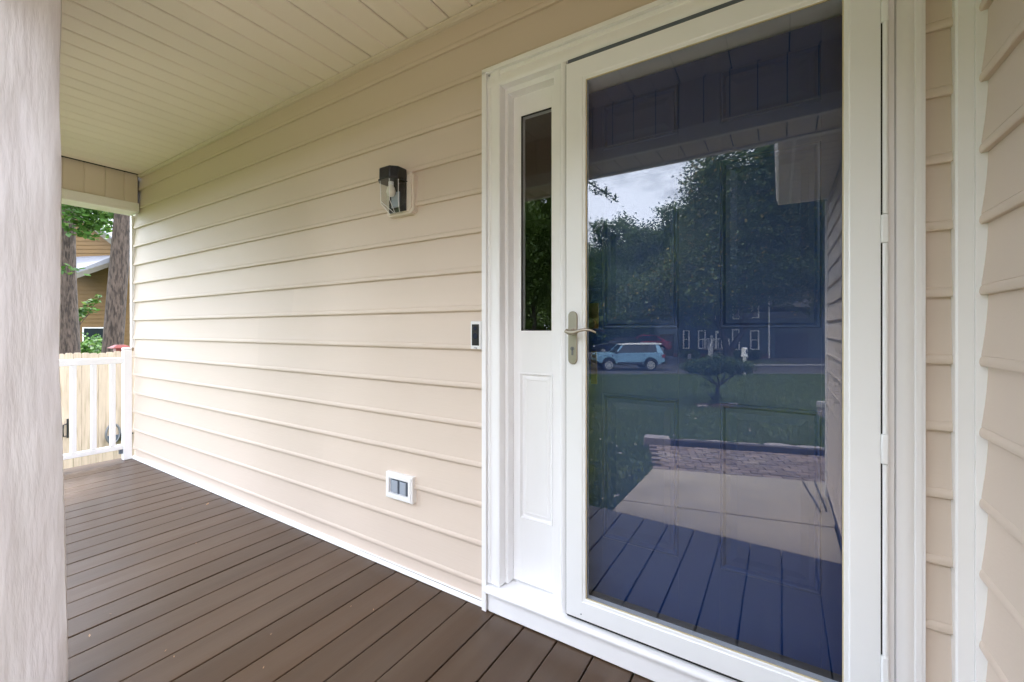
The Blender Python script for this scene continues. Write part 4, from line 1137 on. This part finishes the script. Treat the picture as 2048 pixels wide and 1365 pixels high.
# ------------------------------------------------------------------ slate house across the street
def slate_house():
    T0 = 39.0
    b = yard((1445-CXP)/FPX*T0, T0)
    root = empty('slate_house', (b.x, b.y, ZR), YARD_ROT)
    tag(root, 'dark slate two-storey house with white windows and white stair rails', 'house')
    a0 = (1445-CXP)/FPX*T0
    def P(u, v): return ((u-CXP)/FPX*T0-a0, CAM.z+(HZ-v)/FPX*T0-ZR)
    xl, _ = P(1355, 700); xr, _ = P(1536, 700)
    H = 6.3
    MB().box(xl, xr, -8, -0.06, 0.45, H).build('wall_core', 'slate_board', root, local=True)
    wins = [(1366, 1379, 661, 698), (1396, 1411, 661, 698), (1464, 1479, 659, 700), (1500, 1518, 661, 700), (1396, 1410, 598, 640), (1430, 1444, 598, 640), (1465, 1480, 600, 639), (1503, 1518, 600, 637)]
    W = []
    for (u0, u1, v0, v1) in wins:
        x0, z1 = P(u0, v0); x1, z0 = P(u1, v1); W.append((x0, x1, z0, z1))
    dx0, dz1 = P(1431, 662); dx1, _ = P(1445, 700)
    z = 0.45; k = 0
    while z < H-0.02:                      # clapboards, the run broken at openings
        cuts = [(xl, xr)]
        for (x0, x1, z0, z1) in W+[(dx0, dx1, 0.4, dz1)]:
            if z+0.26 > z0 and z < z1:
                cuts = [c for (a, c_) in cuts for c in (((a, min(c_, x0)), (max(a, x1), c_)))]
                cuts = [(a, c_) for a, c_ in cuts if c_-a > 0.02]
        for (a, c_) in cuts:
            MB().prism([(-0.058, z), (0.0, z), (-0.03, z+0.27), (-0.058, z+0.27)], 'x', a, c_).build('wall_board', 'slate_board', root, local=True)
        z += 0.262
    MB().box(xl-0.02, xr+0.02, -8, 0.0, -0.2, 0.449).build('foundation', 'brick_red', root, local=True)
    MB().prism([(-8.5, H-0.1), (0.5, H-0.1), (0.5, H+0.08), (-4.0, H+3.0), (-8.5, H+0.08)], 'x', xl-0.4, xr+0.4).build('roof', 'roof_dark', root, local=True)
    for (x0, x1, z0, z1) in W:
        f = MB(); t_ = 0.09
        f.box(x0, x0+t_, -0.06, 0.05, z0, z1); f.box(x1-t_, x1, -0.06, 0.05, z0, z1); f.box(x0+t_, x1-t_, -0.06, 0.05, z0, z0+t_); f.box(x0+t_, x1-t_, -0.06, 0.05, z1-t_, z1)
        f.box(x0+t_, x1-t_, -0.05, 0.0, (z0+z1)/2-0.03, (z0+z1)/2+0.03)
        w = f.build('window', 'white_trim', root, local=True)
        MB().box(x0+t_, x1-t_, -0.055, -0.04, z0+t_, z1-t_).build('pane', 'window_dark', w, local=True)
    d = MB(); d.box(dx0, dx0+0.12, -0.06, 0.05, 0.9, dz1); d.box(dx1-0.12, dx1, -0.06, 0.05, 0.9, dz1); d.box(dx0+.12, dx1-.12, -0.06, 0.05, dz1-0.25, dz1)
    dd = d.build('door', 'white_trim', root, local=True)
    MB().box(dx0+0.12, dx1-0.12, -0.055, -0.03, 0.9, dz1-0.25).build('door_leaf', 'garage_dark', dd, local=True)
    xd, zt = P(1533, 600); _, zb = P(1533, 728)
    MB().box(xr+0.021, xr+0.14, -0.05, 0.06, max(zb, 0.02), H).build('downspout', 'white_trim', root, local=True)
    # steps with white rails
    x0s, _ = P(1398, 700); x1s, _ = P(1436, 700)
    lxp = P(1412, 700)[0]; rxp = P(1434, 700)[0]
    MB().box(lxp-0.4, rxp+0.4, 0.001, 1.4, 0.82, 0.92).build('landing', 'wood_grey', root, local=True)
    for k in range(4):
        dx = -0.2*(k+1)
        MB().box(lxp-0.3+dx, rxp+0.3+dx, 1.401+k*0.28, 1.68+k*0.28, 0.62-k*0.19, 0.68-k*0.19).build('step', 'wood_grey', root, local=True)
    for s in (lxp-0.1, rxp+0.35):
        m = MB(); e_ = s-0.80
        m.box(s-0.05, s+0.05, 1.36, 1.46, 0, 1.85); m.box(e_-0.05, e_+0.05, 2.5, 2.6, 0, 1.02)
        for (za, zb) in ((1.70, 1.82), (0.98, 1.06)):
            h = za-1.0
            m.add([(s-.04, 1.4, za), (s+.04, 1.4, za), (s+.04, 1.4, zb), (s-.04, 1.4, zb), (e_-.04, 2.6, za-.85), (e_+.04, 2.6, za-.85), (e_+.04, 2.6, zb-.85), (e_-.04, 2.6, zb-.85)], [(0, 1, 2, 3), (4, 7, 6, 5), (0, 4, 5, 1), (1, 5, 6, 2), (2, 6, 7, 3), (3, 7, 4, 0)])
        for k in range(7):
            f = (k+1)/8; y_ = 1.4+1.2*f; x_ = s-0.8*f; zt_ = 1.72-0.85*f
            m.box(x_-0.02, x_+0.02, y_-0.02, y_+0.02, zt_-0.72, zt_)
        m.build('stair_rail', 'white_trim', root, local=True)
    m = MB(); m.box(lxp-0.4, rxp+0.4, 0.02, 0.07, 1.75, 1.83)
    for k in range(12): m.box(lxp-0.35+k*0.13, lxp-0.31+k*0.13, 0.02, 0.06, 0.93, 1.75)
    m.build('landing_rail', 'white_trim', root, local=True)
    xlamp, zlamp = P(1422, 674); MB().disc_y(xlamp, zlamp, 0.12, 0.01, 0.16, 12).build('porch_lamp', 'lamp_clear', root, local=True, bevel=0.03)
    # garage wing on the right
    xw = P(1672, 700)[0]
    MB().box(xr+0.16, xw, -7, -0.4, -0.2, 4.6).build('garage_wing', 'slate_board', root, local=True)
    MB().prism([(-7.4, 4.5), (0.1, 4.5), (0.1, 4.7), (-3.5, 6.6), (-7.4, 4.7)], 'x', xr+0.17, xw+0.3).build('wing_roof', 'roof_dark', root, local=True)
    gx0, gx1 = P(1556, 700)[0], P(1622, 700)[0]
    gd = MB().box(gx0, gx1, -0.399, -0.36, -0.1, 2.35).build('garage_door', 'garage_dark', root, local=True)
    for k in range(4): MB().box(gx0+0.04, gx1-0.04, -0.359, -0.34, 0.0+k*0.58, 0.52+k*0.58).build('door_panel', 'garage_dark', gd, local=True, bevel=0.01)
    return root
slate_house()
# grey board fence beside the slate house
T0 = 40.0; fb = yard((1338-CXP)/FPX*T0, T0)
gf = empty('board_fence', (fb.x, fb.y, ZR), YARD_ROT)
tag(gf, 'weathered grey board fence beside the slate house', 'fence')
for k in range(11): MB().box(-0.85+k*0.15, -0.71+k*0.15, -0.02, 0.02, 0, 2.2).build('fence_board', 'wood_grey', gf, local=True)
MB().box(-0.86, 0.82, -0.021, -0.06, 1.7, 1.8).build('fence_rail', 'wood_grey', gf, local=True)
# small pale yard sign and foundation shrubs
psn = mirror(1379, 719, 36.5)
ys = empty('yard_sign', (psn.x, psn.y, ZR), YARD_ROT); tag(ys, 'small pale sign standing in the grass before the slate house', 'sign')
MB().box(-0.14, 0.14, -0.01, 0.01, 0.16, 0.56).build('sign_board', 'kerb', ys, local=True)
MB().box(-0.02, 0.02, -0.008, 0.008, -0.05, 0.159).build('sign_stake', 'wood_grey', ys, local=True)
def shrub(loc, r, h, leaves, size, leafm, lab, group=None, name='shrub'):
    root = empty(name, loc)
    mb = MB()
    for k in range(5):
        an = k*1.3; limb(mb, (0, 0, -0.05), (math.cos(an)*r*.5, math.sin(an)*r*.5, h*.7), 0.02+r*0.01, 0.006, 0.03, 5, 3)
    mb.build('stem', 'bark_dark', root, local=True)
    E = [(random.uniform(-.4, .4)*r, random.uniform(-.4, .4)*r, h*random.uniform(.4, .65), r*.62, r*.62, h*.36) for _ in range(5)]
    V, Fc = leaf_cloud(E, leaves, size, clump=0.08+r*0.05, per=8)
    np_mesh('foliage', V, Fc, leafm, root)
    tag(root, lab, 'shrub', group); return root
for u in (1372, 1386, 1455, 1475, 1498, 1515):
    p = mirror(u, 716, 37.6); shrub((p.x, p.y, ZR), 0.75, 0.9, 700, 0.14, 'leaf_shrub', 'low dark shrub along the foundation of the slate house', 'foundation shrubs of the slate house')

# ================================================================== SIDE YARD (seen past the railing)
# wooden picket fence with gate
FX = -9.2
fen = empty('picket_fence', (FX, 0.8, -0.9))
tag(fen, 'new pale wood dog-ear picket fence with a gate beyond the railing', 'fence')
y = -1.3; k = 0
random.seed(5)
while y < 3.2:
    w = random.choice((0.088, 0.090, 0.092)); zt = 0.825+random.uniform(-0.012, 0.012); c = 0.018
    th = random.uniform(0, 0.004)
    MB().prism([(y, -1.10), (y+w, -1.10), (y+w, zt-c), (y+w-c, zt), (y+c, zt), (y, zt-c)], 'x', FX-0.018, FX+th).build('picket', 'picket_wood', fen)
    y += w+random.uniform(0.002, 0.006); k += 1
for z in (-0.6, 0.05, 0.55): B('fence_rail', 'picket_wood', fen, FX-0.058, FX-0.0185, -1.3, 3.2, z, z+0.09)
p = direct(129, 857, 6.46)
yh = -1.5+dirv(135)[1]*(FX/dirv(135)[0])
B('handle_plate', 'black_metal', fen, FX+0.006, FX+0.014, yh-0.012, yh+0.012, wz(135, 876, yh), wz(135, 838, yh), bevel=0.002)
zt_, zb_ = wz(135, 848, yh), wz(135, 872, yh)
MB().tube([(FX+0.012, yh-0.01, zt_), (FX+0.05, yh-0.055, zt_-0.005), (FX+0.055, yh-0.060, (zt_+zb_)/2), (FX+0.05, yh-0.055, zb_+0.005), (FX+0.012, yh-0.01, zb_)], 0.009, 8).build('gate_pull', 'black_metal', fen, smooth=60)
# post with dark red cap behind the fence
yc = -1.5+dirv(240)[1]*((FX-0.25)/dirv(240)[0]); xc = FX-0.25
rc = empty('capped_post', (xc, yc, -0.9)); tag(rc, 'fence post topped by a dark red hipped cap', 'post')
B('post_body', 'picket_wood', rc, xc-0.045, xc+0.045, yc-0.045, yc+0.045, -0.9, 0.82)
zc_ = 0.835
B('cap_neck', 'cap_red', rc, xc-0.07, xc+0.07, yc-0.07, yc+0.07, zc_-0.014, zc_+0.05)
def hip(r0, z0, r1, z1):
    return MB().add([(xc-r0, yc-r0, z0), (xc+r0, yc-r0, z0), (xc+r0, yc+r0, z0), (xc-r0, yc+r0, z0), (xc-r1, yc-r1, z1), (xc+r1, yc-r1, z1), (xc+r1, yc+r1, z1), (xc-r1, yc+r1, z1)],
                    [(3, 2, 1, 0), (4, 5, 6, 7), (0, 1, 5, 4), (1, 2, 6, 5), (2, 3, 7, 6), (3, 0, 4, 7)])
hip(0.125, zc_+0.051, 0.055, zc_+0.095).build('cap_roof', 'cap_red', rc)
hip(0.13, zc_+0.040, 0.13, zc_+0.0505).build('cap_brim', 'cap_red', rc)
# round metal fitting on the fence
def fitting():
    u0 = 226; xx = FX+0.05
    t = xx/dirv(u0)[0]; yy = -1.5+dirv(u0)[1]*t; zz = CAM.z+(HZ-868)/FPX*t
    root = empty('metal_hose_hanger', (FX, yy, zz-0.2)); tag(root, 'round grey metal hose hanger fixed low on the picket fence', 'hose hanger')
    n = 24; pts = [(xx, yy+0.085*math.cos(2*PI*k/n), zz+0.155*math.sin(2*PI*k/n)) for k in range(n+1)]
    MB().tube(pts, 0.016, 8).build('hanger_ring', 'galvanised', root, smooth=60)
    MB().prism([(yy+0.07*math.cos(a), zz-0.03+0.10*math.sin(a)) for a in np.linspace(PI, 2*PI, 12)], 'x', FX+0.006, FX+0.05).build('hanger_back', 'grey_dark', root)
    y2 = yy+0.10
    B('bracket_box', 'galvanised', root, FX+0.006, FX+0.10, y2, y2+0.13, zz-0.14, zz-0.045, bevel=0.006)
    B('bracket_lid', 'black_metal', root, FX+0.006, FX+0.11, y2-0.01, y2+0.14, zz-0.0445, zz-0.02)
fitting()

# the two big trunks and their crowns
def side_tree(name, lab, path, radii, T0, ells, leaves, seed, twigs=()):
    random.seed(seed)
    b = direct(path[0][0], path[0][1], T0); gz = ground_z(b.x, b.y)
    root = empty(name, (b.x, b.y, gz)); tag(root, lab, 'tree')
    P = [direct(u, v, T0)-Vector((b.x, b.y, gz)) for u, v in path]
    mb = MB(); mb.tube([Vector((P[0].x, P[0].y, -0.3))]+P, [radii[0]*1.12]+list(radii), 22)
    top = P[-1]
    for k in range(6):
        an = k*1.05+0.3; limb(mb, top+Vector((0, 0, -0.8+0.25*k)), top+Vector((math.cos(an)*2.6, math.sin(an)*2.6, 1.6+0.3*k)), radii[-1]*0.5, 0.04, 0.15, 7)
    o = mb.build('trunk', 'bark', root, local=True, smooth=60)
    E = [(top.x+a, top.y+c_, top.z+d, r, r, rz) for (a, c_, d, r, rz) in ells]
    V, Fc = leaf_cloud(E, leaves, 0.16, clump=0.20, per=12, surf=0.3)
    E = []
    for (u, v, t, r, rz) in twigs:
        q = direct(u, v, t)-Vector((b.x, b.y, gz)); E.append((q.x, q.y, q.z, r, r, rz))
    V2, F2 = leaf_cloud(E, 900, 0.12, clump=0.09, per=8, surf=0.2)
    V, Fc = np.concatenate([V, V2]), np.concatenate([Fc, F2+len(V)])
    np_mesh('crown', V, Fc, 'leaf_bright', root)
big = [(0, 0, 2.2, 3.2, 2.0), (1.8, 0.8, 1.2, 2.0, 1.1), (-1.8, 0.6, 1.4, 2.2, 1.2), (0.4, 2.0, 1.1, 2.0, 1.1), (0.2, -2.0, 1.6, 2.0, 1.2)]
side_tree('oak_tree', 'tall rough-barked trunk rising behind the fence by the porch post', [(137, 745), (136, 700), (134, 560), (133, 410), (130, 250), (130, 100)], [0.215, 0.20, 0.155, 0.135, 0.125, 0.12], 9.6, big, 12000, 3,
          [(172, 425, 9.0, .40, .28), (165, 455, 9.0, .30, .20), (182, 440, 9.2, .30, .18), (150, 545, 9.0, .10, .10), (175, 405, 9.2, .5, .25)])
side_tree('oak_tree', 'tall leaning trunk behind the fence with smoother greyish bark by the wall', [(222, 745), (226, 690), (236, 560), (247, 430), (258, 280), (266, 120)], [0.185, 0.172, 0.162, 0.15, 0.14, 0.13], 9.2, big, 12000, 4,
          [(232, 425, 11.5, .55, .34), (212, 415, 12, .7, .36), (245, 445, 12.5, .45, .35), (195, 405, 12, .7, .3), (225, 455, 13, .4, .25)])
# bright tree behind the ochre house
bt = empty('backlit_tree', tuple(direct(240, 700, 26).xy)+(-1.2,)); tag(bt, 'bright green tree rising behind the roof of the ochre house', 'tree')
mb = MB(); limb(mb, (0, 0, -0.3), (0, 0, 7), 0.3, 0.12, 0.2, 9); mb.build('trunk', 'bark_dark', bt, local=True, smooth=60)
V, Fc = leaf_cloud([(0, 0, 8.5, 5.5, 5.5, 4.5), (-3, 1, 6.5, 3.5, 3.5, 2.5), (2.5, -2, 7, 3.5, 3.5, 2.8)], 34000, 0.30, clump=0.4, per=14, surf=0.35)
np_mesh('crown', V, Fc, 'leaf_bright', bt)

# wood closing the view behind the ochre house and along the side yard
random.seed(33)
for (u, t, k, s) in ((150, 34, 0, .8), (190, 40, 1, .9), (225, 36, 0, .85), (262, 40, 1, .9), (120, 42, 1, .9), (60, 36, 0, .9), (300, 38, 1, .9), (-40, 30, 0, .9), (170, 27, 2, .62), (215, 27, 2, .66), (380, 46, 1, .9), (500, 50, 0, .9)):
    p = direct(u, 700, t); o = copy_tree(protos[k])
    o.location = (p.x, p.y, -1.3); o.scale = (s, s, s); o.rotation_euler = (0, 0, random.uniform(0, 6.28))
    o['label'] = 'dark green tree in the wood behind the ochre house'; o['group'] = 'trees behind the ochre house'

# ochre neighbour house (frame: x to the right, y away from the camera)
def dframe(a, t): return Vector((CS*a-SN*t, -1.5+SN*a+CS*t, 0))
def ochre_house():
    T0 = 18.0; a0 = -17.0; o = dframe(a0, T0)
    root = empty('ochre_house', (o.x, o.y, -1.1), YAW)
    tag(root, 'ochre clapboard house with pale grey shingle roof behind the fence', 'house')
    def P(u, v, t=T0): return ((u-CXP)/FPX*t-a0, t-T0, CAM.z+(HZ-v)/FPX*t+1.1)
    xl, xr = -4.5, 1.7
    ze = P(250, 500)[2]; slope = 0.80
    r1 = P(190, 455, T0-0.3); r2 = P(236, 492, T0-0.3)
    slope = (r1[2]-r2[2])/(r2[0]-r1[0])
    def rake_z(x): return r2[2]-(x-r2[0])*slope
    z = 0.0
    while z < 9.0:
        xe = min(xr, r2[0]-(z-r2[2])/slope-0.05)
        if xe < xl+0.2: break
        MB().prism([(-0.002, z), (-0.030, z), (-0.012, z+0.178), (-0.002, z+0.178)], 'x', xl, xe).build('wall_board', 'ochre_board', root, local=True)
        z += 0.172
    MB().box(xl, xr-0.1, 0.0, 5, -0.3, rake_z(xr)-0.1).build('wall_core', 'ochre_board', root, local=True)
    # rake board and roof
    xa, xb = xl, xr+0.35
    def slab(off0, off1, y0, y1, name, m):
        MB().add([(xa, y0, rake_z(xa)+off0), (xb, y0, rake_z(xb)+off0), (xb, y0, rake_z(xb)+off1), (xa, y0, rake_z(xa)+off1), (xa, y1, rake_z(xa)+off0), (xb, y1, rake_z(xb)+off0), (xb, y1, rake_z(xb)+off1), (xa, y1, rake_z(xa)+off1)],
                 [(0, 1, 2, 3), (7, 6, 5, 4), (0, 4, 5, 1), (1, 5, 6, 2), (2, 6, 7, 3), (3, 7, 4, 0)]).build(name, m, root, local=True)
    slab(-0.16, 0.10, -0.33, -0.29, 'rake_board', 'fascia_grey'); slab(-0.10, 0.03, -0.289, -0.04, 'rake_soffit', 'fascia_grey'); slab(0.101, 0.16, -0.36, 6, 'roof', 'shingle')
    # lower shingled roof in front
    L0 = Vector(P(90, 565, 14.6)); L1 = Vector(P(229, 521, 17.8)); U0 = Vector(P(90, 517, 17.9)); U1 = Vector(P(231, 511, 17.9))
    n = 9
    lr = MB().add([L0, L1, U1, U0, L0-Vector((0, 0, .04)), L1-Vector((0, 0, .04)), U1-Vector((0, 0, .04)), U0-Vector((0, 0, .04))], [(0, 1, 2, 3), (7, 6, 5, 4), (0, 4, 5, 1), (1, 5, 6, 2), (2, 6, 7, 3), (3, 7, 4, 0)]).build('lower_roof', 'shingle', root, local=True)
    for k in range(n):
        f0, f1 = k/n, (k+1.08)/n
        a, b_, c_, d = L0.lerp(U0, f0), L1.lerp(U1, f0), L1.lerp(U1, min(f1, 1)), L0.lerp(U0, min(f1, 1))
        up = Vector((0, -0.004, 0.022)); u2 = Vector((0, 0, 0.004))
        MB().add([a+up, b_+up, c_+u2, d+u2, a+u2*0.5, b_+u2*0.5], [(0, 1, 2, 3), (4, 5, 1, 0)]).build('shingle_course', 'shingle', lr, local=True)
    q = Vector((0, 0, -0.22)); th = Vector((0.0, 0.06, 0))
    MB().add([L0-Vector((0, .03, .03)), L1-Vector((0, .03, .03)), L1+q*0.8, L0+q, L0+th, L1+th, L1+q*0.8+th, L0+q+th], [(0, 1, 2, 3), (7, 6, 5, 4), (0, 4, 5, 1), (1, 5, 6, 2), (2, 6, 7, 3), (3, 7, 4, 0)]).build('lower_fascia', 'fascia_grey', root, local=True)
    MB().box(P(232, 516)[0]-0.01, P(232, 516)[0]+0.05, -0.04, 0.0, P(232, 524)[2], P(232, 508)[2]).build('flashing', 'black_metal', root, local=True)
    b0, b1 = P(90, 520), P(231, 515.5)
    MB().box(b0[0], b1[0], -0.10, -0.031, b0[2]+0.02, b0[2]+0.075).build('flashing', 'black_metal', root, local=True)
    # window
    x0, _, z1 = P(168, 655); x1, _, z0 = P(214, 715); t_ = 0.045
    f = MB(); f.box(x0, x0+t_, -0.07, -0.031, z0, z1); f.box(x1-t_, x1, -0.07, -0.031, z0, z1); f.box(x0+t_, x1-t_, -0.07, -0.031, z1-t_, z1)
    zm = P(168, 692)[2]; f.box(x0+t_, x1-t_, -0.07, -0.031, zm-0.03, zm+0.03); f.box(x0+t_, x1-t_, -0.07, -0.031, z0, z0+t_)
    w = f.build('window', 'white_trim', root, local=True)
    MB().box(x0+t_, x1-t_, -0.05, -0.0315, z0+t_, z1-t_).build('pane', 'window_dark', w, local=True)
ochre_house()
p = direct(186, 700, 15.5); shrub((p.x, p.y, -1.05), 0.95, 2.15, 2600, 0.13, 'leaf_bright', 'leafy green shrub under the window of the ochre house')
def sapling():
    b = direct(160, 700, 12.0); root = empty('sapling', (b.x, b.y, -1.0)); tag(root, 'thin sapling with sparse leaves between the two trunks', 'sapling')
    def L(u, v, t): return direct(u, v, t)-Vector((b.x, b.y, -1.0))
    mb = MB(); limb(mb, (0, 0, 0), L(160, 640, 12), 0.02, 0.012, 0.03, 6); limb(mb, L(160, 650, 12), L(200, 595, 12), 0.010, 0.004, 0.03, 5); limb(mb, L(160, 640, 12), L(188, 622, 12), 0.009, 0.004, 0.02, 5)
    mb.build('stem', 'bark', root, local=True)
    E = []
    for (u, v, r) in ((170, 618, .10), (178, 610, .10), (190, 600, .10), (165, 625, .12), (182, 625, .10), (198, 594, .05), (158, 635, .10), (152, 630, .1)):
        q = L(u, v, 12); E.append((q.x, q.y, q.z, r, r, r*0.6))
    V, Fc = leaf_cloud(E, 150, 0.13, clump=0.05, per=5); np_mesh('foliage', V, Fc, 'leaf_bright', root)
sapling()
